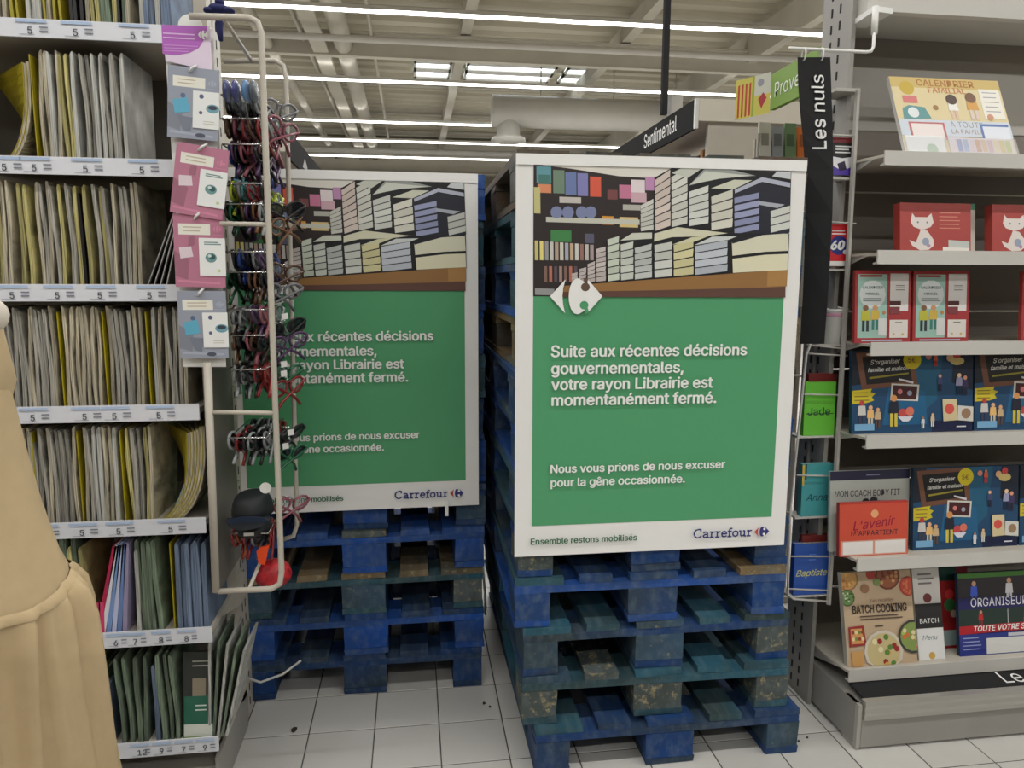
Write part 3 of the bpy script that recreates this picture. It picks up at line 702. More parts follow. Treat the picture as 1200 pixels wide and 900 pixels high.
# slumped yellow magazines (fourth strip, right end): curved, cover showing
def slump(px0, px1, sh, dirn, n, label, yl=LYF+.012, hh=.26, yellow=True, skew=.12):
    A = at_y(px0, PYB[sh], LYF).x; B = at_y(px1, PYB[sh], LYF).x
    for i in range(n):
        prof = []; off = i*.0085
        for j in range(13):
            f = j/12; # quarter bow: foot kicked toward A, then rising near B
            x = A+(B-A)*(1-(1-f)**2.6)*.82+off*.9 if dirn > 0 else B
            z = hh*(f**1.25)*(.90+.012*i)
            prof.append((x, z+ZS[sh]-.0118+.002))
        wd = .0055
        sk = lambda z: -skew*min(1, max(0, (z-prof[0][1])/hh))*(1-i/n)
        rings = [[(x, yl, z), (x+wd, yl, z-wd*.3), (x+wd+sk(z), yl+.17, z-wd*.3), (x+sk(z), yl+.17, z)] for x, z in prof]
        o = MB().loft(rings, cap=True).build('magazine', MATS['paper_edge'], None)
        tag(o, '%s, %s from left' % (label, ['first', 'second', 'third', 'fourth', 'fifth', 'sixth'][i]), 'magazine', None)
        if yellow:
            c = MB().loft([[(x-.0018, yl-.001, z+.0012), (x-.0002, yl-.001, z+.0001), (x-.0002+sk(z), yl+.17, z+.0001), (x-.0018+sk(z), yl+.17, z+.0012)] for x, z in prof], cap=True)
            c.build('cover', MATS['gloss_yellow'], o)
            if i == 0:
                c = MB().loft([[(x-.0032, yl-.0005, z+.0020), (x-.0019, yl-.0005, z+.0013), (x-.0019+sk(z), yl+.168, z+.0013), (x-.0032+sk(z), yl+.168, z+.0020)] for x, z in prof[3:6]], cap=True)
                c.build('cover_band', mat('cover_blue', (110, 160, 185), .35) if sh == 4 else MATS['gloss_purple'], o)
slump(186, 232, 4, 1, 6, 'slumped yellow covered magazine at the fifth shelf right end')
slump(4, 40, 1, 1, 2, 'bowed yellow covered magazine at the left of the second shelf', hh=.25, skew=.17)
# leaning black books third shelf
for i in range(4):
    q = at_y(168+i*7.5, 331, LYF); m = MB(); L = .235; a = math.radians(22-i*2.5); w0 = .007
    x0 = q.x; z0 = ZS[2]-.0105
    pts = [(x0, z0), (x0+w0*math.cos(a), z0+.0), (x0+w0*math.cos(a)+L*math.sin(a), z0+L*math.cos(a)), (x0+L*math.sin(a), z0+L*math.cos(a)+w0*math.sin(a))]
    o = tag(MB().prism(pts, LYF+.015, LYF+.18, 'y').build('book', MATS['gloss_black']), 'thin black book leaning right on the third shelf, %s from the magazines' % ['first', 'second', 'third', 'fourth'][i], 'book')
    pe = [(x0+w0*.25, z0+.003), (x0+w0*.6, z0+.003), (x0+w0*.6+L*math.sin(a)*.97, z0+L*math.cos(a)*.97), (x0+w0*.25+L*math.sin(a)*.97, z0+L*math.cos(a)*.97)]
    MB().prism(pe, LYF+.0142, LYF+.016, 'y').build('page_edge', MATS['paper_white'], o)
# slanted notebooks on sixth shelf
for i, (cl, lb) in enumerate((((176, 36, 76), 'crimson'), ((220, 220, 230), 'white'), ((120, 150, 200), 'light blue'), ((190, 195, 225), 'pale lilac'), ((104, 130, 180), 'blue'), ((150, 140, 170), 'grey violet'))):
    q = at_y(108+i*6.5, 736, LYF); L = .25; a = math.radians(14-i*1.8); w0 = .011; x0 = q.x; z0 = ZS[5]-.0105
    pts = [(x0, z0), (x0+w0, z0), (x0+w0+L*math.sin(a), z0+L*math.cos(a)), (x0+L*math.sin(a), z0+L*math.cos(a)+w0*math.sin(a))]
    o = tag(MB().prism(pts, LYF+.014, LYF+.2, 'y').build('notebook', mat('nb_'+lb, cl, .45)), '%s notebook leaning right among coloured ones on the sixth shelf' % lb, 'notebook')
    if i in (0, 1):
        MB().prism([(x0+.001, z0+.03*(1-i)), (x0+w0-.001, z0+.03*(1-i)), (x0+w0-.001+.02*math.sin(a), z0+.09), (x0+.001+.02*math.sin(a), z0+.09)], LYF+.0132, LYF+.0145, 'y').build('label_band', mat('nb_pink', (214, 60, 110), .4), o)
# bottom shelf: dark green booklet showing its cover, then leaning pale ones
q = at_y(213, 862, LYF)
t = thing('booklet', 'dark booklet with green lower half facing out on the bottom left shelf', 'book', (q.x, LYF+.012, ZS[6]-.0115), (math.radians(-4), math.radians(2), 0))
MB().box(0, .078, .0005, .006, 0, .25).build('cover', MATS['gloss_black'], t)
P = Print(.078, .25); P.rect((48, 52, 48), 0, 0, 1, .55); P.rect((140, 130, 112), .3, .3, .75, .5); P.rect((40, 100, 80), .02, .5, .98, .82); P.rect((210, 214, 205), .02, .82, .98, 1); P.rect((120, 150, 60), .02, .96, .98, 1)
P.lines((170, 170, 160), .3, .1, .9, 2, .05, .014); P.lines((210, 220, 210), .4, .6, .85, 2, .05, .015); P.build('cover_print', t)
for i in range(5):
    x0 = at_y(242+i*5, 862, LYF).x; a = math.radians(3+i*2.6); L = .29-.008*i; w0 = .007; z0 = ZS[6]-.0105
    pts = [(x0, z0), (x0+w0, z0), (x0+w0+L*math.sin(a), z0+L*math.cos(a)), (x0+L*math.sin(a), z0+L*math.cos(a))]
    tag(MB().prism(pts, LYF+.014, LYF+.18, 'y').build('booklet', MATS[['paper_white', 'paper_green'][i % 2]]), 'pale booklet leaning out at the bottom shelf right end, %s from left' % ORD[i], 'booklet', 'leaning booklets, bottom shelf')

# ------------------------------------------------------------------ right shelving
RX0, RX1, RYF, RYB = 1.36, 2.75, 2.0, 2.33
t = thing('shelving_unit', 'cream metal shelving unit of calendars and planners at the right edge', 'shelf', (2.0, 2.15, 0)); RU = t
slotted(1.335, 1.349, 2.17, 2.335, .0, 2.75, t, 'x-', zs=.05, cols=2, m='grey_metal')
z = .15
while z < 2.7:
    MB().box(RX0-.008, RX1, RYB, RYB+.012, z+.003, z+.197).build('back_panel', MATS['back_grey' if z < 1.6 else 'light_grey' if z > 1.9 and z < 2.1 else 'back_grey'], t, wc=True); z += .2
RZ = [1.828, 1.545, 1.273, .987, .594, .221]
for k, z in enumerate(RZ):
    MB().prism([(RX0+.012, RYF+.006), (RX1, RYF+.006), (RX1, RYB-.001), (RX0-.004, RYB-.001), (RX0-.004, RYF+.10)], z-.016, z-.008, 'z').build('shelf', MATS['cream_metal'], t, wc=True)
    MB().prism([(RYF, z), (RYF+.005, z), (RYF+.005, z-.034), (RYF+.02, z-.037), (RYF+.02, z-.041), (RYF-.002, z-.041)], RX0+.008*(k > 2), RX1, 'x').build('shelf_lip', MATS['white_metal'], t, wc=True)
    MB().prism([(RYF+.05, z-.016), (RYB-.01, z-.016), (RYB-.01, z-.09)], RX0+.001, RX0+.004, 'x').build('shelf_bracket', MATS['light_grey'], t, wc=True)
cz = at_y(1100, 17, 2.12).z
MB().prism([(2.12, cz+.3), (2.12, cz), (2.135, cz-.006), (RYB, cz-.006), (RYB, cz+.3)], RX0-.01, RX1, 'x').build('canopy', MATS['white_metal'], t, wc=True)
MB().box(1.352, RX1, 1.935, RYB, .012, .150).build('base_box', MATS['grey_metal'], t, wc=True)
MB().box(1.366, RX1, 1.915, 1.934, .01, .104).build('base_front', MATS['grey_metal'], t, wc=True)
m = MB()
for i in range(5): m.prism([(1.905+.003*(i % 2), .106+i*.012), (1.905+.003*((i+1) % 2), .118+i*.012), (1.93, .118+i*.012), (1.93, .106+i*.012)], 1.368, RX1, 'x')
m.build('ribbed_trim', mat('alu', (190, 188, 182), .3, metal=.7), t, wc=True)
MB().prism([(1.932, .166), (1.932, .160), (2.02, .172), (2.02, .178)], 1.375, RX1, 'x').build('base_sign', MATS['sign_dark'], t, wc=True)
P = Print(.5, .088, x0=0, z0=0, y=-.0003); P.text('Le', 0, .85, size=.105, col=WHT, bold=.0)
o = P.build('lettering', t); q = at_y(1172, 806, 1.97); o.location = (q.x-2.0, 1.934-2.15, .1665); o.rotation_euler = (math.radians(-82), 0, 0)
MB().box(1.353, 1.366, 1.918, 1.99, .004, .15).build('corner_bracket', MATS['light_grey'], t, wc=True)

def item(name, label, cat, px0, px1, pyb, shelf, h, tilt, Y=2.035, thick=.008, group=None, matn='card_white', zoff=0, rot=0, z=None):
    a = at_y(px0, pyb, Y); b = at_y(px1, pyb, Y); wd = b.x-a.x
    zz = (RZ[shelf]-.0078 if z is None else z)+zoff
    t = thing(name, label, cat, (a.x, Y, zz), (math.radians(-tilt), 0, math.radians(rot)), group)
    MB().box(0, wd, 0, thick, 0.001, h).build('board' if name != 'book' else 'book_block', MATS[matn], t)
    return t, wd
def figure(P, u, v, s, skin, top, leg, asp):
    """small printed person: head, body, legs; v is the feet line, s the height in v"""
    su = s*asp
    P.rect(leg, u-su*.14, v-s*.45, u-su*.03, v); P.rect(leg, u+su*.03, v-s*.45, u+su*.14, v)
    P.poly(top, [(u-su*.2, v-s*.42), (u-su*.16, v-s*.8), (u+su*.16, v-s*.8), (u+su*.2, v-s*.42)])
    P.circ(skin, u, v-s*.9, su*.12, s*.11, n=10)
# family calendar on the top shelf
t, wd = item('calendar', 'glossy family calendar in plastic film leaning back on the top right shelf', 'calendar', 1063, 1195, 178, 0, .283, 24, Y=2.05, thick=.012)
P = Print(wd, .283); P.rect((222, 206, 160), 0, 0, 1, 1); P.rect((206, 180, 110), 0, 0, 1, .13)
P.text('CALENDRIER', .24, .105, width=.52, col=(176, 120, 60), bold=.02); P.text('FAMILIAL', .33, .19, width=.34, col=(196, 130, 80), bold=.02)
P.circ((200, 170, 60), .14, .14, .065); P.rect((214, 120, 120), .08, .24, .21, .33); P.poly((96, 150, 150), [(.06, .4), (.12, .36), (.26, .38), (.3, .52), (.05, .54)]); P.circ((226, 232, 232), .15, .45, .05)
P.circ((160, 120, 70), .36, .38, .025); P.rect((238, 234, 222), .79, .12, .98, .5); P.lines((150, 150, 170), .82, .16, .96, 5, .06, .01)
figure(P, .52, .52, .26, (206, 160, 120), (238, 236, 228), (222, 190, 170), .9); figure(P, .70, .52, .3, (196, 150, 110), (214, 160, 80), (220, 200, 190), .9)
P.circ((80, 60, 50), .52, .27, .05); P.circ((120, 84, 60), .70, .24, .05); P.circ((206, 150, 120), .84, .48, .03)
P.rect((206, 214, 224), 0, .54, 1, .74); P.text('À TOUTE', .45, .62, width=.3, col=(150, 140, 140)); P.text('LA FAMILLE', .45, .70, width=.32, col=(160, 130, 120))
P.rect((190, 110, 110), .08, .57, .40, .78); P.rect((236, 226, 222), .1, .59, .38, .78); P.rect((92, 120, 176), .72, .57, .98, .76); P.rect((226, 230, 238), .74, .6, .98, .76)
P.rect((238, 240, 240), .02, .74, .36, .985); P.circ((170, 200, 170), .24, .9, .05); P.rect((226, 214, 222), .4, .75, .98, .93)
for i, c in enumerate(((120, 140, 200), (150, 170, 214), (220, 200, 210), (206, 150, 110), (214, 180, 140), (206, 170, 180), (226, 206, 160), (214, 196, 100), (190, 200, 90))): P.rect(c, .47+i*.055, .77, .515+i*.055, .92)
P.rect((214, 216, 230), .04, .95, .98, .99); P.build('cover_print', t)
m = MB().box(-.004, wd+.004, -.004, -.003, 0.002, .07); m.build('plastic_film', glass('film', (240, 240, 240), .22, .08), t)
# fox boxes
def fox(px0, px1, label):
    t, wd = item('gift_box', label, 'box', px0, px1, 292, 1, .155, 7, Y=2.06, thick=.03, matn='red_card')
    P = Print(wd, .155); P.rect((166, 62, 56), 0, 0, 1, 1)
    W_ = (222, 212, 206); c = .30
    P.poly(W_, [(.17, .2), (.21, .28), (.38, .28), (.44, .2), (.47, .38), (.43, .47), (.34, .52), (.29, .52), (.19, .47), (.15, .38)])
    P.poly(W_, [(.29, .52), (.38, .54), (.47, .72), (.47, .84), (.40, .92), (.28, .93), (.17, .84), (.13, .73), (.22, .78), (.25, .68)])
    P.circ((120, 130, 150), .25, .38, .013); P.circ((120, 130, 150), .38, .38, .013); P.circ((150, 160, 180), .36, .76, .05); P.circ((178, 140, 170), .40, .84, .025)
    P.lines((204, 130, 110), .55, .18, .85, 5, .075, .018)
    P.poly((190, 196, 190), [(.68, .72), (.98, .75), (.98, .9), (.68, .86)]); P.poly((226, 222, 214), [(.6, .86), (.98, .88), (.98, 1), (.6, 1)])
    P.build('cover_print', t); return t, wd
mat('red_card', (166, 62, 56), .5)
fox(1055, 1138, 'red box with a white fox facing out, left one on the second shelf')
t, wd = item('booklet', 'slim pale booklet with green corner standing behind the left fox box', 'book', 1120, 1143, 292, 1, .16, 7, Y=2.10, thick=.006)
P = Print(wd, .16); P.rect((206, 202, 192), 0, 0, 1, 1); P.rect((60, 120, 90), .3, 0, 1, .12); P.build('cover_print', t)
fox(1163, 1246, 'red box with a white fox, cut by the right picture edge')
# mint planners
def planner(px0, px1, label, ww=1):
    t, wd = item('calendar', label, 'calendar', px0, px1, 402, 2, .222, 5, Y=2.06, thick=.012, matn='red_card')
    P = Print(wd, .222); P.rect((158, 48, 52), 0, 0, 1, 1); P.rect((150, 184, 172), .05, .05, .57, .93); P.rect((150, 44, 46), .08, .06, .48, .09)
    P.circ((206, 212, 210), .31, .33, .235)
    P.text('CALENDRIER', .13, .25, width=.36, col=(70, 90, 90), bold=.02); P.text('MENSUEL', .19, .335, width=.24, col=(70, 90, 90), bold=.02); P.lines((120, 130, 130), .14, .38, .48, 2, .03, .012)
    figure(P, .19, .84, .36, (120, 84, 60), (180, 176, 60), (46, 50, 60), 1.2); figure(P, .36, .82, .34, (190, 140, 100), (196, 166, 70), (60, 120, 110), 1.2)
    P.circ((180, 120, 60), .52, .58, .03); P.rect((204, 206, 204), .42, .66, .57, .9)
    P.rect((214, 210, 206), .62, .04, .95, .56); P.lines((120, 110, 110), .72, .2, .9, 3, .03, .012); P.rect((80, 40, 42), .62, .42, .82, .48); P.rect((120, 56, 60), .62, .5, .8, .6)
    P.rect((214, 208, 200), .62, .68, .95, .93); P.rect((120, 120, 120), .72, .71, .85, .725); P.circ((206, 170, 90), .7, .88, .02); P.circ((206, 170, 90), .86, .88, .02)
    P.rect((170, 180, 200), .12, .955, .85, .975); P.build('cover_print', t)
planner(1001, 1066, 'red edged mint calendar with two printed people, leftmost on the third shelf')
planner(1069, 1134, 'red edged mint calendar with two printed people, right of its twin')
planner(1196, 1262, 'red edged calendar cut by the right picture edge on the third shelf')
# dark blue family organisers
mat('blue_card', (26, 56, 84), .5)
def organiser(px0, px1, pyb, shelf, h, label, crop=False):
    t, wd = item('calendar', label, 'calendar', px0, px1, pyb, shelf, h, 6, Y=2.06, thick=.014, matn='blue_card')
    P = Print(wd, h); asp = h/wd
    P.rect((24, 66, 100), 0, 0, 1, 1); P.poly((24, 84, 114), [(.45, 0), (.75, 0), (.7, .6), (.55, .8), (.42, .5)]); P.poly((26, 90, 130), [(.3, .45), (.6, .5), (.62, .9), (.25, .9)])
    P.poly((14, 22, 36), [(0, 0), (.12, 0), (.1, .4), (0, .42)]); P.poly((16, 28, 46), [(.84, 0), (1, 0), (1, .5), (.82, .4)]); P.rect((16, 26, 62), .66, .86, 1, 1)
    P.poly((104, 66, 48), [(.03, .03), (.50, .0), (.54, .42), (.08, .47)]); P.poly((16, 14, 16), [(.08, .08), (.46, .05), (.49, .37), (.12, .41)])
    P.text("S'organiser", .15, .17, width=.24, col=(216, 214, 208), bold=.02, shear=.25, rot=.04); P.text('famille et maison', .13, .26, width=.33, col=(216, 214, 208), bold=.02, shear=.25, rot=.04); P.poly((130, 120, 36), [(.14, .32), (.46, .27), (.46, .29), (.14, .345)])
    P.circ((206, 186, 30), .49, .12, .075); P.text('5€', .455, .15, width=.06, col=(120, 90, 30), bold=.02); P.poly((200, 196, 200), [(.38, .34), (.5, .38), (.5, .41), (.38, .36)])
    P.poly((196, 178, 40), [(0, .48), (.16, .46), (.15, .5), (.19, .52), (.16, .56), (.18, .6), (.12, .63), (0, .64)]); P.lines((120, 104, 40), .02, .5, .14, 3, .045, .012)
    P.poly((200, 198, 190), [(.32, .40), (.55, .42), (.54, .62), (.31, .6)]); P.poly((64, 22, 26), [(.335, .42), (.535, .44), (.525, .6), (.33, .58)]); P.circ((206, 120, 120), .39, .5, .02); P.circ((150, 150, 170), .47, .52, .02)
    for (u, v, s, a, b, c) in ((.08, .9, .3, (180, 60, 60), (200, 196, 190), (60, 60, 80)), (.15, .92, .26, (220, 170, 130), (226, 180, 110), (200, 190, 170)), (.21, .93, .24, (206, 160, 120), (196, 170, 130), (90, 70, 60)), (.34, .92, .38, (206, 140, 80), (26, 30, 46), (206, 186, 70)),
                               (.72, .5, .2, (220, 170, 130), (60, 70, 110), (30, 36, 60)), (.68, .2, .16, (214, 120, 80), (200, 90, 60), (180, 60, 60)), (.88, .55, .26, (226, 190, 150), (150, 150, 180), (30, 36, 60)), (.93, .56, .24, (216, 150, 120), (60, 50, 90), (40, 40, 60)), (.66, .93, .16, (226, 180, 130), (206, 186, 150), (226, 226, 220)), (.58, .95, .14, (170, 110, 80), (206, 206, 214), (226, 226, 220))): figure(P, u, v, s, a, b, c, asp*.9)
    P.poly((120, 170, 206), [(.02, .88), (.18, .88), (.18, .96), (.02, .96)]); P.circ((190, 70, 70), .41, .76, .035); P.circ((206, 110, 90), .47, .74, .035); P.poly((214, 214, 222), [(.37, .8), (.5, .8), (.46, .86), (.41, .86)])
    P.circ((214, 170, 130), .8, .1, .03); P.circ((214, 190, 120), .86, .14, .06, .05); P.circ((190, 60, 60), .86, .06, .03); P.circ((206, 130, 110), .62, .08, .025)
    P.poly((206, 190, 150), [(.74, .6), (.86, .6), (.87, .86), (.75, .87)]); P.circ((206, 80, 70), .8, .72, .04); P.poly((206, 204, 196), [(.87, .68), (1, .7), (1, .88), (.87, .86)]); P.circ((150, 120, 90), .94, .78, .04); P.rect((216, 216, 226), .86, .93, .94, .945)
    P.build('cover_print', t)
organiser(998, 1139, 506, 3, .262, 'dark blue family organiser calendar with blackboard motif, left on the fourth shelf')
organiser(1141, 1282, 506, 3, .262, 'dark blue organiser calendar cut by the right picture edge, fourth shelf')
organiser(1070, 1192, 640, 4, .268, 'dark blue family organiser calendar in the middle of the fifth shelf')
organiser(1194, 1316, 640, 4, .268, 'sliver of dark blue organiser calendar at the right edge of the fifth shelf')
# body fit + avenir
mat('grey_card', (176, 178, 172), .5)
t, wd = item('calendar', 'grey white body fit coaching calendar behind the red one', 'calendar', 972, 1064, 640, 4, .262, 5, Y=2.085, thick=.01, matn='grey_card')
P = Print(wd, .262); P.rect((176, 180, 172), 0, 0, 1, 1); P.rect((34, 34, 60), 0, 0, 1, .115); P.rect((120, 120, 150), .45, .05, .62, .065)
P.text('MON COACH BODY FIT', .06, .32, width=.82, col=(44, 46, 52), bold=.01, hs=1.35); P.circ((40, 40, 46), .45, .40, .05); P.circ((50, 50, 56), .55, .38, .05); P.circ((44, 44, 50), .62, .42, .04); P.build('cover_print', t)
t, wd = item('calendar', 'orange red desk calendar with a script title, left on the fifth shelf', 'calendar', 984, 1064, 643, 4, .172, 6, Y=2.04, thick=.016, matn='red_card')
P = Print(wd, .172); P.rect((196, 74, 52), 0, 0, 1, 1); P.rect((176, 50, 44), 0, 0, 1, .03); P.circ((222, 160, 110), .51, .22, .055)
P.text("L'avenir", .2, .52, width=.62, col=(150, 24, 50), bold=.015, shear=.3, rot=.1); P.text("M'APPARTIENT", .17, .62, width=.68, col=(70, 40, 50), bold=.01)
P.rect((206, 150, 130), .02, .71, .98, .985); P.rect((222, 218, 214), .05, .73, .485, .965); P.rect((222, 218, 214), .515, .73, .96, .965); P.build('cover_print', t)
# bottom shelf: batch cooking
t, wd = item('book', 'beige batch cooking book with printed food bowls on the lowest right shelf', 'book', 993, 1074, 788, 5, .300, 14, Y=2.03, thick=.02, matn='cream_metal')
P = Print(wd, .300); P.rect((190, 166, 136), 0, 0, 1, 1)
def bowl(u, v, r, rim, fill, bits):
    P.circ(rim, u, v, r); P.circ(fill, u, v, r*.86)
    for i in range(14):
        a = rnd.uniform(0, 2*PI); q = r*.75*math.sqrt(rnd.random()); P.circ(bits[i % len(bits)], u+q*math.cos(a), v+q*math.sin(a)*wd/.3, r*.14, n=7)
bowl(.08, .07, .16, (150, 110, 70), (196, 150, 90), [(214, 170, 100), (180, 120, 60)]); bowl(.06, .27, .11, (60, 90, 50), (110, 140, 80), [(200, 206, 180), (60, 100, 40)])
P.circ((170, 60, 50), .42, .03, .07); bowl(.66, .06, .18, (110, 60, 44), (150, 90, 60), [(206, 150, 100), (120, 50, 40)]); bowl(.95, .18, .13, (170, 60, 50), (190, 80, 60), [(214, 120, 80)])
P.circ((150, 110, 80), .32, .18, .06); P.circ((120, 140, 80), .5, .12, .05)
P.text('Les recettes', .38, .33, width=.34, col=(120, 90, 70), shear=.3); P.text('BATCH COOKING', .12, .44, width=.78, col=(48, 38, 34), bold=.02, hs=1.5)
P.lines((80, 66, 56), .22, .47, .86, 2, .03, .012); P.lines((80, 66, 56), .42, .58, .56, 1, .03, .012)
P.poly((150, 46, 44), [(.04, .58), (.26, .57), (.28, .78), (.04, .79)]); P.poly((206, 150, 90), [(.07, .6), (.23, .6), (.25, .76), (.07, .76)])
for i in range(8): P.circ([(150, 60, 40), (226, 206, 160), (120, 140, 60)][i % 3], .1+.045*(i % 4), .64+.07*(i//4), .025, n=7)
bowl(.52, .86, .28, (206, 196, 180), (196, 180, 130), [(150, 40, 40), (90, 130, 60), (226, 214, 170), (206, 160, 80)]); bowl(.96, .72, .22, (60, 60, 56), (130, 150, 80), [(206, 110, 60), (226, 206, 160), (170, 190, 90)])
P.poly((196, 150, 90), [(.06, .84), (.24, .84), (.2, 1), (.06, 1)]); P.build('cover_print', t)
t, wd = item('book', 'narrow black and white cooking strip beside the batch cooking book', 'book', 1076, 1107, 786, 5, .300, 14, Y=2.035, thick=.012, matn='cream_metal')
P = Print(wd, .300); P.rect((206, 202, 196), 0, 0, 1, 1); P.lines((120, 110, 110), .2, .06, .8, 3, .05, .02); P.circ((110, 50, 50), .5, .33, .16); P.rect((38, 38, 38), 0, .39, 1, .655); P.text('BATCH', .15, .6, width=.7, col=WHT); P.rect((222, 222, 220), .02, .66, .98, .99); P.text('Menu', .2, .78, width=.55, col=(60, 90, 90), shear=.2); P.circ((200, 160, 80), .5, .95, .12); P.build('cover_print', t)
t, wd = item('magazine', 'red and green magazine leaning behind the cooking book', 'magazine', 1090, 1134, 786, 5, .305, 10, Y=2.10, thick=.01, matn='red_card')
P = Print(wd, .305); P.rect((150, 34, 36), 0, 0, 1, 1); P.rect((36, 70, 60), 0, 0, .7, .25); P.circ((206, 60, 56), .5, .4, .12); P.circ((60, 120, 70), .5, .52, .15); P.circ((206, 190, 170), .6, .62, .09); P.rect((150, 170, 170), .1, .8, .9, .97); P.rect((120, 30, 36), .7, 0, 1, .7); P.build('cover_print', t)
t, wd = item('magazine', 'football organiser magazine with blue title band on the lowest right shelf', 'magazine', 1123, 1262, 784, 5, .275, 9, Y=2.045, thick=.012, matn='blue_card')
P = Print(wd, .275); P.rect((36, 32, 58), 0, 0, 1, 1); P.rect((60, 110, 40), 0, 0, 1, .06); P.rect((40, 34, 40), 0, .06, 1, .3)
for (u, v, s, a, b, c) in ((.13, .4, .3, (196, 150, 120), (60, 90, 200), (50, 80, 180)), (.42, .4, .32, (196, 150, 120), (210, 210, 214), (206, 206, 214)), (.7, .4, .3, (170, 120, 90), (180, 40, 50), (40, 40, 90)), (.9, .4, .3, (190, 150, 120), (206, 190, 60), (60, 60, 90))): figure(P, u, v, s, a, b, c, .5)
P.rect((30, 30, 90), 0, .30, 1, .44); P.text('ORGANISEUR FOOT', .1, .41, width=.68, col=(226, 226, 230), bold=.0, hs=1.2)
P.rect((34, 52, 46), 0, .44, 1, .66); figure(P, .18, .66, .2, (190, 140, 110), (190, 40, 40), (150, 30, 36), .5); figure(P, .55, .66, .2, (150, 110, 80), (60, 60, 100), (206, 206, 206), .5); P.rect((206, 206, 206), .4, .46, .405, .66)
P.poly((176, 24, 36), [(0, .64), (1, .62), (1, .71), (0, .74)]); P.text('TOUTE VOTRE SAISON', .12, .71, width=.6, col=WHT, bold=.02, shear=.2)
P.rect((36, 50, 130), 0, .74, 1, 1); P.lines((150, 160, 200), .03, .78, .18, 4, .045, .012); P.rect((214, 214, 210), .22, .80, .98, .99); P.rect((200, 200, 206), .4, .75, .62, .79); P.build('cover_print', t)

# ------------------------------------------------------------------ wire book rack on the end of the right unit
Yr = 2.13
t = thing('wire_rack', 'cream wire book rack fixed to the end of the right shelving unit', 'rack', tuple(at_y(950, 560, Yr)))
A = lambda x, y, Y=Yr: at_y(x, y, Y)
m = MB(); p0, p1 = A(1005, 106), A(971, 708); m.tube([p0, p1], .0085, 6); m.build('rack_post', MATS['light_grey'], t, wc=True)
MB().tube([A(950, 403), A(945, 415), A(926, 600), A(923, 697), A(930, 702), A(972, 705)], .004, 8).build('rack_frame', MATS['white_metal'], t, True, wc=True)
for a, b in (((946, 404), (993, 409)), ((944, 414), (993, 417)), ((972, 260), (1003, 262)), ((982, 360), (996, 363)), ((941, 462), (988, 463)), ((934, 557), (981, 558)), ((927, 652), (975, 652)), ((960, 158), (1004, 159)), ((922, 690), (972, 692))):
    MB().tube([A(*a), A(*b)], .0028, 6).build('wire_rung', MATS['white_metal'], t, True, wc=True)
MB().prism([(p0.x-.07, p0.z-.004), (p0.x+.01, p0.z-.004), (p0.x+.01, p0.z+.006), (p0.x-.07, p0.z+.006)], Yr, Yr+.10, 'y').build('top_bracket', MATS['light_grey'], t, wc=True)
for (xa, xb, yb) in ((936, 978, 512), (933, 975, 607), (926, 970, 700), (966, 1000, 207), (968, 992, 315), (962, 990, 404)):
    a, b = A(xa, yb), A(xb, yb); MB().box(a.x, b.x, Yr+.006, Yr+.07, a.z-.006, a.z).build('pocket_shelf', MATS['white_metal'], t, wc=True)
MB().box(A(990, 300).x-.012, A(990, 300).x+.012, Yr+.12, Yr+.125, .5, 2.0).build('mounting_rail', MATS['grey_metal'], t, wc=True)
def rbook(quad, label, col, fn, name='book', thick=.022, edge='paper_white', cat='book'):
    (x0, yt), (x1, yb) = quad; a = A(x0, yb, Yr+.012); b = A(x1, yb, Yr+.012); tp = A((x0+x1)/2, yt, Yr+.012)
    wd = b.x-a.x; h = tp.z-a.z
    t = thing(name, label, cat, (a.x, Yr+.012, a.z+.0005), (math.radians(-2), 0, 0))
    mat('cv_%d_%d_%d' % col, col, .5)
    MB().box(.001, wd-.001, .002, thick-.002, .002, h-.002).build('page_block', MATS[edge], t)
    c = MB(); c.box(0, wd, 0, .002, 0, h); c.box(0, wd, thick-.002, thick, 0, h); c.box(0, .002, 0, thick, 0, h); c.build('cover', MATS['cv_%d_%d_%d' % col], t)
    P = Print(wd, h); P.rect(col, 0, 0, 1, 1); fn(P); P.build('cover_print', t); return t
rbook(((941, 448), (977, 511)), 'lime green name book in the wire rack, above the teal one', (104, 190, 60), lambda P: (P.text('Jade', .12, .62, width=.72, col=(40, 70, 50), bold=.01), P.rect((40, 70, 50), .05, .585, .95, .6)))
rbook(((938, 544), (974, 606)), 'teal name book with yellow striped corner in the wire rack', (70, 156, 160), lambda P: (P.text('Anna', .15, .7, width=.7, col=(24, 50, 60), shear=.3), P.rect((214, 180, 60), .0, .02, .07, .4), P.rect((40, 40, 50), .09, .0, .14, .3)))
rbook(((929, 638), (971, 699)), 'blue name book with yellow script, lowest in the wire rack', (38, 84, 170), lambda P: (P.text('Baptiste', .06, .62, width=.86, col=(206, 206, 110), bold=.01, shear=.3), P.lines((90, 130, 206), .4, .2, .6, 2, .1, .02)))
rbook(((972, 161), (1000, 205)), 'black and violet paperback with dark red top high in the wire rack', (26, 24, 28), lambda P: (P.rect((110, 22, 34), 0, 0, 1, .14), P.lines((220, 220, 220), .2, .22, .9, 3, .08, .035), P.poly((226, 226, 230), [(0, .5), (.5, .55), (1, .5), (1, .8), (.4, .95), (0, .7)]), P.poly((84, 60, 160), [(0, .72), (.5, .88), (1, .76), (1, 1), (0, 1)]), P.poly((40, 30, 60), [(.3, .7), (.6, .62), (.7, .85), (.4, .9)])))
rbook(((968, 263), (993, 312)), 'red paperback with a large number sixty in the wire rack', (196, 26, 36), lambda P: (P.circ((30, 40, 120), .55, .5, .42), P.text('60', .2, .6, width=.6, col=WHT, bold=.05, shear=.2), P.lines((240, 230, 230), .2, .14, .85, 2, .07, .03), P.rect((226, 226, 220), 0, .88, 1, 1), P.circ(WHT, .85, .66, .1)))
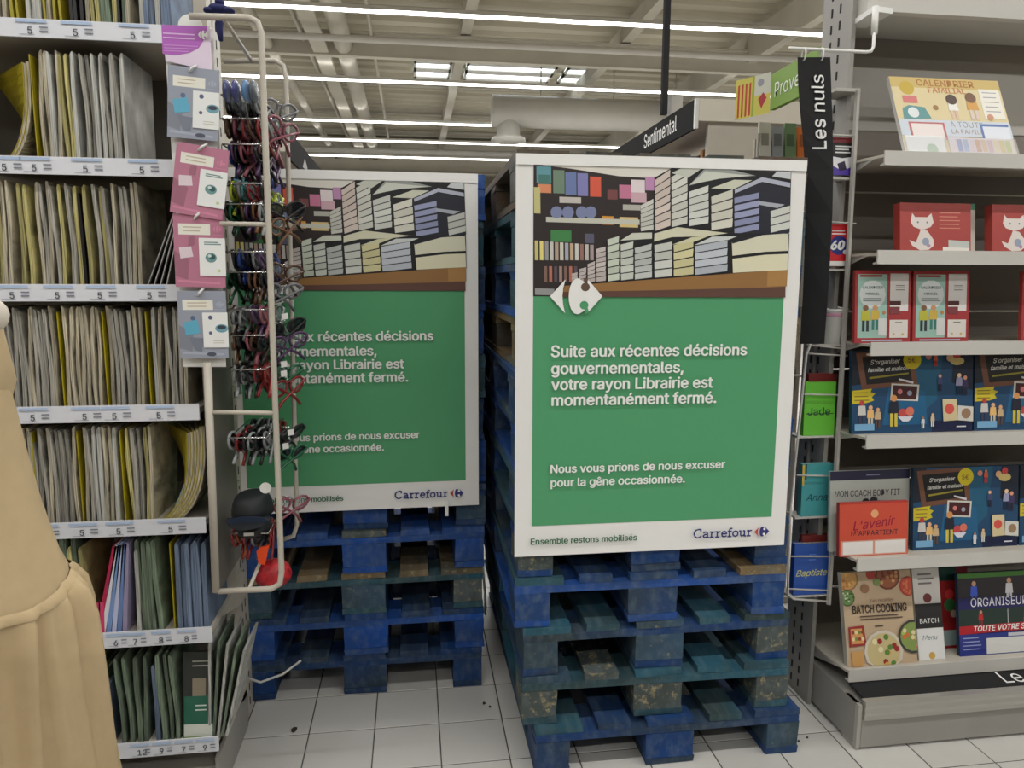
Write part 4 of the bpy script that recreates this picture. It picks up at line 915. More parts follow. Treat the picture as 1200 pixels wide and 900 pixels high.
t = thing('bucket', 'small white plastic cup standing in the wire rack below the red paperback', 'cup', tuple(A(975, 403, Yr+.035)))
c = MB(); c.loft([[(r*math.cos(q*PI/9), r*math.sin(q*PI/9), z) for q in range(18)] for r, z in ((.001, .001), (.028, .001), (.033, .105), (.036, .108), (.036, .112), (.030, .112), (.026, .01), (.001, .01))]); c.build('cup_body', MATS['white_plastic'], t, True)
MB().loft([[(r*math.cos(q*PI/9), r*math.sin(q*PI/9), z) for q in range(18)] for r, z in ((.0334, .088), (.0345, .092), (.0345, .097), (.0334, .1))]).build('pink_band', mat('pinkband', (200, 150, 170), .5), t, True)
for (x0, x1, yb, yt, cl, lb) in ((925, 940, 440, 400, (196, 84, 40), 'orange paperback edge left of the wire rack behind the poster'), ):
    a, b = A(x0, yb, 2.02), A(x1, yb, 2.02)
# red books lying above lower pockets
for (x0, x1, yy, lb) in ((936, 972, 637, 'dark red paperback standing behind the blue name book'), (944, 976, 447, 'dark brown paperback standing behind the lime name book')):
    a, b = A(x0, yy+55, Yr+.04), A(x1, yy+55, Yr+.04)
    h = A(x0, yy-9, Yr+.04).z-a.z
    tag(MB().box(a.x, b.x, Yr+.038, Yr+.055, a.z+.001, a.z+h).build('book', mat('cv_dark_red', (120, 40, 36), .5)), lb, 'book')

# ------------------------------------------------------------------ hanging black banner
Yb = 2.055
t = thing('hanging_banner', 'black vertical banner hanging from a white rod, lettered in white', 'sign', tuple(at_y(953, 66, Yb)))
rows = []
for (py, xl, xr, dy) in ((67, 935, 973, 0), (95, 935.5, 974, 0), (125, 937.5, 975, .0), (160, 941, 976, .004), (200, 944, 976.5, .01), (250, 944, 975.5, .016), (300, 943, 973, .02), (350, 941, 970, .022), (403, 938, 966, .022)):
    rows.append((at_y(xl, py, Yb+dy), at_y(xr, py, Yb-dy)))
m = MB(); m.loft([[a, b, b+Vector((0, .002, 0)), a+Vector((0, .002, 0))] for a, b in rows], cap=True); m.build('banner_sheet', MATS['sign_dark'], t, wc=True)
# lettering read from the bottom upwards
a, b = rows[0][0], rows[0][1]; m = MB(); vs, fs, x0_, x1_ = text_geo('Les nuls', 0)
z0 = at_y(958, 175, Yb).z; z1 = at_y(958, 88, Yb).z; sc = (z1-z0)/(x1_-x0_)
def bpt(x, y):
    z = z0+(x-x0_)*sc; 
    for i in range(len(rows)-1):
        if rows[i][0].z >= z >= rows[i+1][0].z:
            f = (rows[i][0].z-z)/(rows[i][0].z-rows[i+1][0].z); L_ = rows[i][0].lerp(rows[i+1][0], f); R2 = rows[i][1].lerp(rows[i+1][1], f); break
    wd = (R2-L_); p = L_+wd*(.74-y*sc/wd.length*1.0); return (p.x, p.y-.004, z)
for kk, dd in enumerate((-.014, 0, .014)): m.add([Vector(bpt(*v))+Vector((dd*sc, -kk*.0004, 0)) for v in vs], fs, lin((236, 236, 234))); m.build('lettering', print_mat(), t, wc=True)
hk = thing('sign_rod', 'white bent rod reaching out from the right unit canopy', 'rod', tuple(at_y(1022, 60, Yb)))
q = [at_y(925, 56.5, Yb), at_y(1015, 61, Yb), at_y(1021, 60, Yb), at_y(1023.5, 55, Yb), at_y(1025, 30, Yb+.01)]
MB().tube(q, .0045, 10).build('rod', MATS['white_plastic'], hk, True, wc=True)
MB().tube([at_y(1024.5, 40, Yb+.01), (at_y(1026, 28, Yb+.01).x, Yb+.015, cz-.007)], .009, 10).build('clamp', MATS['white_plastic'], hk, True, wc=True)
q = at_y(1026, 26, Yb+.03); MB().prism([(q.x-.02, q.y-.02), (q.x+.045, q.y-.01), (q.x+.045, 2.2), (q.x-.01, 2.2)], cz-.022, cz-.0065, 'z').build('mounting_plate', MATS['white_plastic'], hk, wc=True)
for px in (942, 963):
    c = at_y(px, 62, Yb); MB().tube([(c.x, c.y+.011*math.cos(i*PI/6), c.z-.004+.017*math.sin(i*PI/6)) for i in range(12)], .0022, 6, closed=True).build('ring', MATS['white_plastic'], t, True, wc=True)

# ------------------------------------------------------------------ clip strip with packaged toys at the end of the left unit
Yc = 1.872
A = lambda x, y, Y=Yc: at_y(x, y, Y)
t = thing('display_strip', 'long white hanging display strip with a purple header card', 'sign', tuple(A(222, 40)))
a, b = A(195, 430), A(262, 40); c = MB()
c.add([tuple(A(x, y, Yc+.012+k*.0025)) for k in (0, 1) for x, y in ((192, 34), (250, 34), (257, 240), (265, 430), (215, 430), (205, 240))], [(5, 4, 3, 2, 1, 0), (6, 7, 8, 9, 10, 11)]+[(i, (i+1) % 6, (i+1) % 6+6, i+6) for i in range(6)])
c.build('backing_strip', MATS['white_plastic'], t, wc=True)
hd = MB(); Yh = Yc
PT = lambda col, pts, k: hd.add([tuple(A(x, y, Yh-k*.0004)) for x, y in pts], [tuple(range(len(pts)))], lin(col))
PT((224, 208, 226), [(189, 29), (246, 31), (249, 84), (194, 71)], 0); PT((176, 96, 186), [(189, 29), (243, 31), (240, 45), (233, 56), (222, 62), (206, 65), (190.5, 63)], 1)
for i in range(2): PT((226, 190, 232), [(191, 38+i*5), (228, 40+i*5), (228, 41.5+i*5), (191, 39.5+i*5)], 2)
for i in range(3): PT((206, 150, 214), [(192, 52+i*3.4), (232-i*5, 54+i*3), (232-i*5, 55+i*3), (192, 53+i*3.4)], 2)
hd.build('header_card', print_mat(), t, wc=True)
Pq = Print(.028, .024, y=0); emblem(Pq, .5, .5, .42, .42, WHT, WHT, (176, 96, 186), (176, 96, 186)); o = Pq.build('brand_mark', t); q = A(231, 47, Yh-.002); o.location = Vector((q.x, q.y, q.z))-Vector(t.location)
c = MB(); q = A(223, 28, Yc+.003); c.prism([(q.x+.027*math.cos(i*PI/10), q.z-.006+.027*math.sin(i*PI/10)) for i in range(20)], Yc+.001, Yc+.004, 'y'); c.build('hanger_tab', MATS['white_plastic'], t, wc=True)
mat('pack_grey', (150, 156, 170), .35); mat('pack_pink', (184, 120, 144), .35)
def card(x0, y0, x1, y1, ang, kind, label, dy=0):
    a, b = A(x0, y1, Yc-.006-dy), A(x1, y0, Yc-.006-dy); wd, h = b.x-a.x, b.z-a.z
    base = (150, 156, 170) if kind == 'grey' else (184, 120, 144)
    t = thing('toy_pack', label, 'toy pack', (a.x, Yc-.006-dy, a.z), (0, math.radians(ang), 0))
    MB().box(0, wd, 0, .004, 0, h).build('pouch', MATS['pack_'+kind], t)
    P = Print(wd, h); P.rect(base, 0, 0, 1, 1); dk = tuple(int(v*.86) for v in base); lt = tuple(min(255, int(v*1.12)) for v in base)
    P.poly(dk, [(.0, .5), (.3, .62), (.25, .9), (0, .85)]); P.poly(lt, [(.05, .9), (.9, .93), (.9, .96), (.05, .93)])
    P.rect((230, 228, 216), .1, .13, .73, .28); P.lines((190, 170, 150), .2, .17, .6, 2, .05, .014)
    emblem(P, .87, .2, .09, .045, lt, lt, base, base); P.rect(lt, .76, .27, .97, .28)
    if kind == 'grey':
        P.circ((90, 110, 140), .3, .4, .05); P.poly((96, 172, 200), [(.1, .47), (.38, .42), (.44, .62), (.14, .66)]); P.poly((120, 126, 140), [(.2, .68), (.5, .7), (.45, .9), (.3, .88)]); P.circ((80, 84, 100), .65, .94, .1, .03)
    else:
        P.poly((222, 206, 214), [(.1, .46), (.34, .44), (.38, .58), (.12, .61)]); P.poly(dk, [(.3, .3), (.42, .28), (.4, .42), (.28, .44)])
    P.build('pouch_print', t)
    P = Print(wd*.52, h*.52, y=-.003, x0=wd*.5, z0=h*.16); P.rect((232, 234, 232), 0, 0, 1, 1)
    if kind == 'grey': P.circ((90, 96, 130), .32, .14, .09); P.circ((110, 160, 176), .75, .45, .26, .12); P.circ((60, 66, 76), .75, .42, .18, .06); P.circ((90, 96, 130), .3, .58, .07); P.lines((190, 180, 160), .4, .8, .9, 2, .06, .015)
    else: P.lines((110, 140, 140), .2, .1, .85, 2, .05, .03); P.circ((110, 150, 150), .45, .52, .22, .13); P.circ((50, 90, 90), .5, .5, .12, .07); P.circ((206, 220, 216), .4, .47, .07, .04); P.circ((190, 206, 150), .75, .86, .06)
    P.m.box(wd*.5, wd*1.02, -.0028, -.0004, h*.16, h*.68, lin((226, 226, 222)))
    P.build('info_card', t)
    MB().tube([(wd*.42, -.002, h*.93), (wd*.5, -.012, h*.98), (wd*.55, .004, h*1.04)], .003, 6).build('hook_clip', MATS['white_plastic'], t, True)
card(196, 78, 251, 160, 4, 'grey', 'grey toy pouch on the hanging strip, directly under the purple header', 0)
card(199, 166, 256, 248, 9, 'pink', 'tilted pink toy pouch on the hanging strip, upper of the two pink ones', .006)
card(206, 251, 260, 336, 1, 'pink', 'straight pink toy pouch on the hanging strip, lower of the two pink ones', .002)
card(212, 341, 264, 420, 0, 'grey', 'grey toy pouch on the hanging strip, lowest of the four', .002)

# ------------------------------------------------------------------ glasses rack
Yf, Y2 = 1.85, 2.225
A = lambda x, y, Y=Yf: at_y(x, y, Y)
t = thing('glasses_rack', 'cream tubular wire rack holding reading glasses beside the left unit', 'rack', tuple(A(280, 690)))
r = .0075
MB().tube([A(222, 19), A(292, 21), A(302, 26), A(306, 38), A(330, 670), A(328, 684), A(318, 690), A(256, 693)], r, 10).build('front_frame', MATS['cream_metal'], t, True, wc=True)
MB().tube([A(243, 425), A(253, 693)], .010, 8).build('frame_leg', MATS['cream_metal'], t, True, wc=True)
MB().tube([A(262, 72, Y2), A(322, 71, Y2), A(332, 77, Y2), A(335, 92, Y2), A(348, 615, Y2), A(344, 628, Y2), A(332, 632, Y2)], .007, 10).build('rear_frame', MATS['cream_metal'], t, True, wc=True)
MB().tube([A(262, 22), A(294, 70, Y2)], .005, 8).build('top_brace', MATS['cream_metal'], t, True, wc=True)
MB().tube([A(292, 690), A(316, 632, Y2-.1)], .005, 8).build('bottom_brace', MATS['cream_metal'], t, True, wc=True)
for y0 in (262, 483): MB().tube([A(246 if y0 > 300 else 258, y0), A(322 if y0 > 300 else 312, y0+1)], .0055, 8).build('cross_bar', MATS['cream_metal'], t, True, wc=True)
a, b = A(263, 700, 1.98), A(300, 60, 1.98)
MB().box(-.535, -.528, 1.93, 2.2, .62, 1.92).build('side_panel', MATS['back_grey'], t, wc=True)
def lens_pts(cx, rx, rz, n=12): return [(cx+rx*math.cos(i*2*PI/n), rz*math.sin(i*2*PI/n)*(1 if math.sin(i*2*PI/n) < 0 else .8)) for i in range(n)]
GC = {'black': (26, 25, 27), 'red': (128, 38, 36), 'blue': (34, 58, 120), 'brown': (84, 58, 44), 'teal': (60, 120, 120), 'lime': (176, 190, 50), 'violet': (78, 52, 88), 'green': (40, 96, 66), 'grey': (120, 120, 124), 'pink': (140, 80, 92), 'orange': (150, 70, 44), 'tortoiseshell': (110, 76, 50), 'clear': (150, 154, 154)}
glens = glass('lens_clear', (170, 180, 180), .18, .04); gdark = glass('lens_dark', (30, 32, 36), .75, .08)
for k_, v_ in GC.items(): mat('gf_'+k_, v_, .3)
GP = {}
def glasses(col, dark, loc, rot, label, group=None, folded=True):
    """a pair: front in the local YZ plane (nose bridge at the hanging point), arms folded and drooping"""
    key = (col, dark, folded)
    if key not in GP:
        g = {}
        for s in (-1, 1):
            lp = [(0, a, b) for a, b in lens_pts(.034*s, .028, .025)]
            fm = g.setdefault('frame', MB()); fm.tube(lp, .0038, 5, closed=True)
            g['lens%d' % s] = MB().add([(.0008, a, b) for _, a, b in lp]+[(-.0008, a, b) for _, a, b in lp], [tuple(range(12)), tuple(range(23, 11, -1))])
            tb = MB()
            if folded: tb.tube([(0, .062*s, .010), (.004+.002*s, .060*s, .008), (.006+.002*s, .02*s, -.012), (.007+.002*s, -.03*s, -.040), (.008, -.05*s, -.062)], [.0038, .0034, .0034, .0044, .005], 5)
            else: tb.tube([(0, .062*s, .010), (.05, .063*s, .010), (.105, .062*s, .004), (.135, .060*s, -.02)], [.0034, .003, .004, .005], 5)
            g['arm%d' % s] = tb
        g['frame'].tube([(0, -.010, .008), (.001, 0, .012), (0, .010, .008)], .0022, 5)
        GP[key] = {k: v.mesh(k, k != 'lens') for k, v in g.items()}
        for k, me in GP[key].items(): me.materials.append((gdark if dark else glens) if k.startswith('lens') else MATS['gf_'+col])
    t = thing('glasses', label, 'glasses', loc, rot, group)
    for k, me in GP[key].items():
        o = bpy.data.objects.new({'f': 'frame', 'l': 'lens', 'a': 'temple_arm'}[k[0]], me); COL.objects.link(o); o.parent = t
    return t
ROWN = ['top', 'second', 'third', 'fourth', 'fifth', 'sixth', 'seventh', 'eighth', 'ninth', 'tenth', 'eleventh', 'lowest']
rowspec = [  # (photo height of the rail, colours of the row, lens darkness)
 (118, ['black', 'black', 'grey', 'black', 'black', 'clear'], 0), (146, ['brown', 'pink', 'red', 'pink', 'brown', 'red'], 0), (176, ['blue', 'violet', 'black', 'pink', 'violet', 'black'], 1),
 (222, ['black', 'lime', 'grey', 'teal', 'red', 'black'], 0), (246, ['black', 'green', 'brown', 'violet', 'tortoiseshell', 'clear'], 1), (302, ['black', 'blue', 'blue', 'black', 'grey', 'violet'], 0),
 (326, ['green', 'black', 'black', 'brown', 'tortoiseshell', 'black'], 1), (370, ['brown', 'clear', 'clear', 'brown', 'violet', 'pink'], 0), (400, ['tortoiseshell', 'black', 'black', 'pink', 'brown', 'black'], 1),
 (440, ['clear', 'black', 'clear', 'black', 'red', 'red'], 0), (520, ['clear', 'red', 'black', 'clear', 'black', 'grey'], 1), (632, ['red', 'orange', 'red', 'grey', 'black', 'red'], 0)]
for k, (py, cols, dk) in enumerate(rowspec):
    xa = 259+(py-118)*.022; xb = 304+(py-118)*.022; Yg = 1.935
    a, b = A(xa, py-7, Yg), A(xb, py-7, Yg)
    MB().tube([a, b], .0022, 6).build('hanging_rail', MATS['chrome'], t, True, wc=True)
    for s in (0, 1): MB().tube([(a.x if s == 0 else b.x, Yg, a.z), (a.x if s == 0 else b.x, 2.19, a.z)], .0018, 6).build('rail_arm', MATS['chrome'], t, True, wc=True)
    n = len(cols)
    for i, c in enumerate(cols+cols[2:]+cols[:2]):
        if k == 11 and i >= n: continue
        rear = i >= n; i = i % n; f = (i+.5)/n; p = a.lerp(b, f)+(Vector((.004, .135, -.004)) if rear else Vector((0, 0, 0)))
        glasses(c, dk, (p.x, p.y+.064+rnd.uniform(-.004, .004), p.z-.014), (rnd.uniform(-.12, .12), rnd.uniform(-.15, .15), rnd.uniform(-.2, .2)),
                '%s framed glasses, %s line of the %s row, %s from left' % (c, 'rear' if rear else 'front', ROWN[k], ['first', 'second', 'third', 'fourth', 'fifth', 'sixth'][i]), 'glasses on the rack rails')
# second column, turned outwards on the aisle side
for k, (px, py, c, dk) in enumerate(((330, 128, 'grey', 0), (334, 150, 'pink', 0), (337, 246, 'black', 1), (338, 262, 'tortoiseshell', 0), (336, 318, 'brown', 0), (334, 340, 'grey', 0), (338, 384, 'black', 1), (340, 400, 'violet', 0), (340, 436, 'green', 0), (341, 452, 'red', 0), (343, 508, 'black', 1), (345, 530, 'green', 1), (345, 590, 'pink', 0))):
    p = A(px-3, py, 2.08)
    glasses(c, dk, tuple(p), (rnd.uniform(-.3, .3), rnd.uniform(.2, .5), math.radians(-38+rnd.uniform(-14, 14))), '%s framed glasses facing the aisle on the rack, %s down' % (c, ['first', 'second', 'third', 'fourth', 'fifth', 'sixth', 'seventh', 'eighth', 'ninth', 'tenth', 'eleventh', 'twelfth', 'thirteenth'][k]), 'glasses turned to the aisle')
    q = A(px-16, py-8, 2.08)
    MB().tube([q, p+Vector((0, 0, .018))], .0018, 6).build('aisle_hook', MATS['chrome'], t, True, wc=True)
for k, (px, py) in enumerate(((334, 371), (333, 427), (333, 438), (341, 507), (335, 523))):
    p = A(px, py, 2.02); tag(MB().prism([(p.x-.008, p.z-.009), (p.x+.008, p.z-.006), (p.x+.007, p.z+.010), (p.x-.009, p.z+.007)], 2.02, 2.0212, 'y').build('price_tag', MATS['card_white']), 'small white price tag among the aisle side glasses, %s from the top' % ['first', 'second', 'third', 'fourth', 'fifth'][k], 'tag')
# bagged blue items at the top
for k, (px, c) in enumerate(((266, (24, 40, 104)), (276, (34, 40, 112)), (288, (70, 120, 170)), (297, (84, 92, 100)))):
    p = A(px, 92, 1.90); pk = thing('glasses_case', '%s bagged case at the top of the glasses rack' % ['dark blue', 'violet blue', 'light blue', 'grey'][k], 'case', (p.x, 1.90, p.z-.03))
    m = MB(); m.ball((0, 0, 0), (.010, .035, .026), 10, 8); m.build('pouch', mat('case_%d' % c[0], c, .25), pk, True)
    MB().loft([[(-.012, -.04, -.034), (.012, -.04, -.034), (.012, .04, -.034), (-.012, .04, -.034)], [(-.013, -.042, 0), (.013, -.042, 0), (.013, .042, 0), (-.013, .042, 0)], [(-.003, -.02, .036), (.003, -.02, .036), (.003, .02, .036), (-.003, .02, .036)]], cap=True).build('clear_bag', glass('bag', (200, 206, 215), .05, .3), pk)
# folded caps and disc tag, lower third
cp = thing('cap', 'folded black cap hanging in the lower third of the glasses rack', 'cap', tuple(A(296, 592, 1.97)))
m = MB(); rings = []
for i in range(6):
    f = i/5; rings.append([((.060-.03*f*f)*math.cos(q*PI/9)*(.9), (.07-.03*f*f)*math.sin(q*PI/9), -.02+.055*math.sin(f*PI/2)) for q in range(18)])
m.loft(rings, cap=True); m.build('crown', mat('cap_black', (24, 27, 31), .6, noise=.2, scale=20), cp, True)
MB().loft([[(.055*math.cos(a), -.05-.055*math.sin(a), -.022-.012*math.sin(a)) for a in [i*PI/10 for i in range(11)]], [(.055*math.cos(a), -.045, -.018) for a in [i*PI/10 for i in range(11)]]], closed=False).build('peak', MATS['cap_black'], cp, True)
MB().prism([(.054*math.cos(a), -.02+.0*a+.012*math.sin(a)) for a in [i*PI/5 for i in range(10)]], -.072, -.069, 'y').build('sweat_band', mat('cap_navy', (30, 44, 66), .6), cp)
cp2 = thing('cap', 'crumpled black cap under the folded one in the glasses rack', 'cap', tuple(A(297, 618, 1.98)))
MB().ball((0, 0, 0), (.05, .06, .026), 14, 8).build('crown', MATS['cap_black'], cp2, True)
MB().box(-.012, .014, -.062, -.060, -.002, .006).build('label_patch', MATS['white_plastic'], cp2)
p = A(311, 572, 1.89); tag(MB().prism([(p.x+.0145*math.cos(i*PI/10), p.z+.0145*math.sin(i*PI/10)) for i in range(20)], 1.89, 1.8915, 'y').build('round_tag', MATS['white_plastic']), 'round white tag in front of the folded black cap', 'tag')
p = A(320, 672, 2.0)
rd = tag(MB().ball(tuple(p), (.052, .045, .042), 12, 8).build('pouch', mat('red_net', (170, 30, 40), .5, noise=.5, scale=60, bump=.6), None, True), 'crumpled red net pouch at the bottom of the glasses rack', 'pouch')
p = A(307, 650, 1.93); tag(MB().loft([[(p.x-.010, p.y, p.z-.024), (p.x+.006, p.y, p.z-.03), (p.x+.006, p.y+.01, p.z-.03), (p.x-.010, p.y+.01, p.z-.024)], [(p.x-.014, p.y, p.z+.01), (p.x+.016, p.y, p.z+.012), (p.x+.016, p.y+.01, p.z+.012), (p.x-.014, p.y+.01, p.z+.01)], [(p.x-.004, p.y, p.z+.02), (p.x+.02, p.y, p.z+.024), (p.x+.02, p.y+.01, p.z+.024), (p.x-.004, p.y+.01, p.z+.02)]], cap=True).build('strap_clip', mat('neon_orange', (240, 80, 30), .4)), 'bright orange clip near the bottom of the glasses rack', 'clip')
p = A(256, 10, 1.95); m = MB()
for dx, dz, r1, r2 in ((0, 0, .026, .011), (-.022, -.006, .014, .007), (.024, -.004, .015, .007), (.004, .014, .012, .010)): m.ball((p.x+dx, 1.95, p.z+dz), (r1, .02, r2), 8, 6)
tag(m.build('fabric_pouch', mat('navy_cloth', (34, 38, 92), .7), smooth=True), 'navy cloth pouch on top of the glasses rack', 'pouch')
m = MB().tube([A(258, 12, 1.97), A(257, 34, 1.97), A(259, 48, 1.97)], [.012, .009, .005], 6); tag(m.build('strap', MATS['navy_cloth'], smooth=True), 'navy strap hanging from the cloth pouch on the glasses rack', 'strap')

# ------------------------------------------------------------------ aisle furniture beyond the pallets
t = thing('bookcase', 'tall cream bookcase beyond the front pallets with a dark header sign', 'bookcase', (1.6, 5.0, 0))
xs, yn, yf = 1.345, 3.40, 8.6
MB().box(xs+.06, xs+.60, yn+.02, yn+.045, .0, 2.20).build('end_panel', MATS['cream_metal'], t, wc=True)
MB().box(xs+.32, xs+.34, yn+.045, yf, .05, 2.14).build('back_panel', mat('case_back', (120, 60, 60), .7), t, wc=True)
MB().box(xs+.004, xs+.62, yn, yf, 2.20, 2.30).build('cornice', mat('cornice_cream', (218, 211, 196), .6), t, wc=True)
MB().box(xs-.012, xs+.003, yn+.02, yf, 2.165, 2.30).build('header_board', MATS['sign_dark'], t, wc=True)
MB().box(xs-.013, xs+.003, yn, yn+.019, 2.165, 2.30).build('header_edge', MATS['white_plastic'], t, wc=True)
P = Print(.62, .09); P.text('Sentimental', 0, .85, width=1, col=(236, 236, 234), bold=.01)
o = P.build('lettering', t)
o.rotation_euler = (0, 0, math.radians(-90)); q1 = at_x(796, 150, xs-.013)
q0 = at_x(755, 166, xs-.013); q2 = at_x(793, 143, xs-.013)
ln = abs(q0.y-q2.y); o.scale = (ln/.62, 1, .9); o.location = Vector((xs-.013, q0.y, 2.19))-Vector(t.location)
for z in (.25, .65, 1.05, 1.45, 1.85):
    MB().box(xs+.05, xs+.32, yn+.05, yf, z-.02, z).build('shelf', MATS['cream_metal'], t, wc=True)
bk_cols = [(150, 50, 50), (60, 70, 120), (200, 190, 170), (60, 110, 90), (190, 130, 60), (40, 40, 46), (170, 90, 120)]
for j, z in enumerate((1.45, 1.85)):
    for i in range(14):
        c = bk_cols[(i+j*3) % 7]; y0 = yn+.12+i*.05; h = .19+.02*((i*7) % 4)
        tag(MB().box(xs+.10, xs+.26, y0, y0+.034, z+.0005, z+h).build('book', mat('bk_%d' % c[0], c, .5)), 'paperback in the far bookcase, %s shelf, %s from the near end' % ('upper' if j else 'second', ORD[i]), 'book', 'paperbacks in the far bookcase, %s shelf' % ('upper' if j else 'second'))
# pole holding the sign
q = at_x(780, 132, xs-.02)
t = thing('hanging_pole', 'slim black pole hanging from the roof down to the dark header sign', 'pole', (xs-.03, q.y, 2.31))
MB().box(xs-.045, xs-.015, q.y-.015, q.y+.015, 2.31, 6.0).build('pole', MATS['sign_dark'], t, wc=True)
MB().box(xs+.0, xs+.06, q.y-.03, q.y+.03, 2.302, 2.40).build('pole_foot', MATS['grey_metal'], t, wc=True)
# green regional sign
t = thing('aisle_sign', 'green header sign with a striped flag end beyond the black banner', 'sign', (1.36, 2.6, 2.1))
def P3(px, py, X=1.372): return at_x(px, py, X)
a0, a1, a2, a3 = P3(904, 90), P3(985, 38), P3(985, 88), P3(904, 130)
zt = (a0.z+a1.z)/2; zbm = (a2.z+a3.z)/2; ya = a0.y; yb2 = a1.y
MB().box(1.372, 1.392, min(ya, yb2), max(ya, yb2), zbm, zt).build('green_board', mat('sign_green', (120, 158, 50), .5), t, wc=True)
Pv = Print(.5, zt-zbm, y=-.0008); Pv.text('Provence', .0, .70, width=1.0, col=(236, 240, 226), bold=.0, hs=.62)
o = Pv.build('lettering', t); o.rotation_euler = (0, 0, math.radians(-90)); q0 = P3(906, 110); o.location = Vector((1.371, q0.y-.015, zbm))-Vector(t.location); o.scale = (.60, 1, 1)
Pf = Print(.16, zt-zbm+.02, y=-.0008)
Pf.rect((206, 196, 90), 0, 0, 1, 1)
for i in range(4): Pf.poly((190, 60, 40), [(.06+i*.11, .15), (.115+i*.11, .13), (.115+i*.11, .95), (.06+i*.11, .97)])
Pf.rect((206, 206, 190), .55, .0, 1, .5); Pf.rect((150, 170, 60), .48, .0, .54, 1); Pf.poly((176, 50, 60), [(.66, .6), (.8, .45), (.9, .6), (.76, .85)]); Pf.circ((150, 150, 160), .72, .2, .09)
q0 = P3(873, 105); o = Pf.build('flag_end', t); o.rotation_euler = (0, 0, math.radians(-62)); o.location = Vector((1.372-.16*math.cos(math.radians(62)), ya+.16*math.sin(math.radians(62)), zbm-.01))-Vector(t.location)
t = thing('book_spinner', 'wire book stand with pale and orange covers beyond the black banner', 'rack', (1.5, 3.0, 0))
for X in (1.43, 1.66): MB().box(X, X+.012, 2.95, 2.962, 0, 2.06).build('stand_post', MATS['light_grey'], t, wc=True)
MB().box(1.42, 1.70, 2.93, 2.99, 0, .03).build('stand_foot', MATS['light_grey'], t, wc=True)
for z in (1.05, 1.35, 1.65): MB().box(1.43, 1.67, 2.90, 2.96, z-.006, z).build('pocket_shelf', MATS['light_grey'], t, wc=True)
MB().box(1.43, 1.67, 2.975, 2.985, 1.0, 2.04).build('stand_back', MATS['cream_metal'], t, wc=True)
MB().box(1.43, 1.67, 2.90, 2.962, 1.83, 1.836).build('pocket_shelf', MATS['light_grey'], t, wc=True)
for i, (c, lb) in enumerate((((206, 206, 200), 'white'), ((150, 156, 164), 'grey'), ((110, 140, 100), 'green'), ((220, 120, 50), 'orange'))):
    bt = thing('book', '%s covered book on the wire stand beyond the banner' % lb, 'book', (1.438+i*.056, 2.93, 1.8365), (math.radians(-6), 0, 0))
    MB().box(0, .05, 0, .014, 0, .27-.015*(i % 2)).build('book_block', mat('sb_'+lb, c, .5), bt)
    P = Print(.05, .25); P.rect(tuple(int(v*.7) for v in c), .15, .1, .8, .3); P.rect(tuple(min(255, int(v*1.2)) for v in c), .2, .5, .7, .9); P.build('cover_print', bt)
# left aisle gondola with its own sign
t = thing('bookcase', 'tall cream bookcase far down the left aisle with a dark header sign', 'bookcase', (-1.1, 8, 0))
MB().box(-1.25, -.80, 4.55, 4.58, 0, 2.1).build('end_panel', MATS['cream_metal'], t, wc=True)
MB().box(-1.04, -1.02, 4.58, 9.5, .05, 2.1).build('back_panel', MATS['case_back'], t, wc=True)
MB().box(-1.25, -.70, 4.50, 9.5, 2.19, 2.28).build('cornice', MATS['wall_paint'], t, wc=True)
MB().box(-.699, -.685, 4.50, 6.2, 2.14, 2.30).build('header_board', MATS['sign_dark'], t, wc=True)
P = Print(.25, .09); P.poly((170, 170, 168), [(0, 1), (.45, .2), (.8, .6), (1, 1)]); o = P.build('sign_mark', t); o.rotation_euler = (0, 0, math.radians(90)); o.location = Vector((-.684, 4.95, 2.17))-Vector(t.location)
for z in (.25, .65, 1.05, 1.45, 1.85): MB().box(-1.02, -.74, 4.58, 9.5, z-.02, z).build('shelf', MATS['cream_metal'], t, wc=True)
t = thing('bookcase', 'dark backed shelving row at the far end of the aisle gap', 'bookcase', (.3, 9, 0))
MB().box(-.55, 1.2, 9.3, 9.35, 0, 1.9).build('back_panel', mat('far_dark', (40, 36, 36), .7), t, wc=True)
for z in (.1, .5, .9, 1.3, 1.7): MB().box(-.55, 1.2, 9.0, 9.3, z-.02, z).build('shelf', MATS['cream_metal'], t, wc=True)

# ------------------------------------------------------------------ person in the beige dress, cut by the left edge
PX, PY = -.865, 1.16
person = thing('person', 'person in a loose tiered beige dress standing at the left picture edge', 'person', (PX, PY, 0))
def skin_body(nodes, edges, parent, name, m):
    me = bpy.data.meshes.new(name); me.from_pydata([n[:3] for n in nodes], edges, []); me.materials.append(m)
    o = bpy.data.objects.new(name, me); COL.objects.link(o); o.parent = parent
    sk = o.modifiers.new('skin', 'SKIN'); sk.use_smooth_shade = True
    if not me.skin_vertices: bpy.context.view_layer.update()
    lay = me.skin_vertices[0] if me.skin_vertices else None
    if lay is None:
        bm_ = __import__('bmesh').new(); bm_.from_mesh(me); bm_.verts.layers.skin.verify(); bm_.to_mesh(me); bm_.free(); lay = me.skin_vertices[0]
    for i, n in enumerate(nodes):
        r = n[3]; lay.data[i].radius = r if isinstance(r, tuple) else (r, r); lay.data[i].use_root = (i == 0)
    ss = o.modifiers.new('subd', 'SUBSURF'); ss.levels = 2; ss.render_levels = 2
    return o
skinm = mat('skin', (206, 162, 138), .55, noise=.04, scale=10)
N = [(0, 0, .93, (.125, .10)), (0, .01, 1.10, (.115, .09)), (0, .0, 1.25, (.13, .10)), (0, -.005, 1.35, (.085, .07)), (0, .0, 1.42, .05), (0, .015, 1.48, .052), (0, .03, 1.55, (.078, .09)), (0, .03, 1.62, (.072, .085)), (0, .02, 1.66, (.05, .06))]
Ed = [(0, 1), (1, 2), (2, 3), (3, 4), (4, 5), (5, 6), (6, 7), (7, 8)]
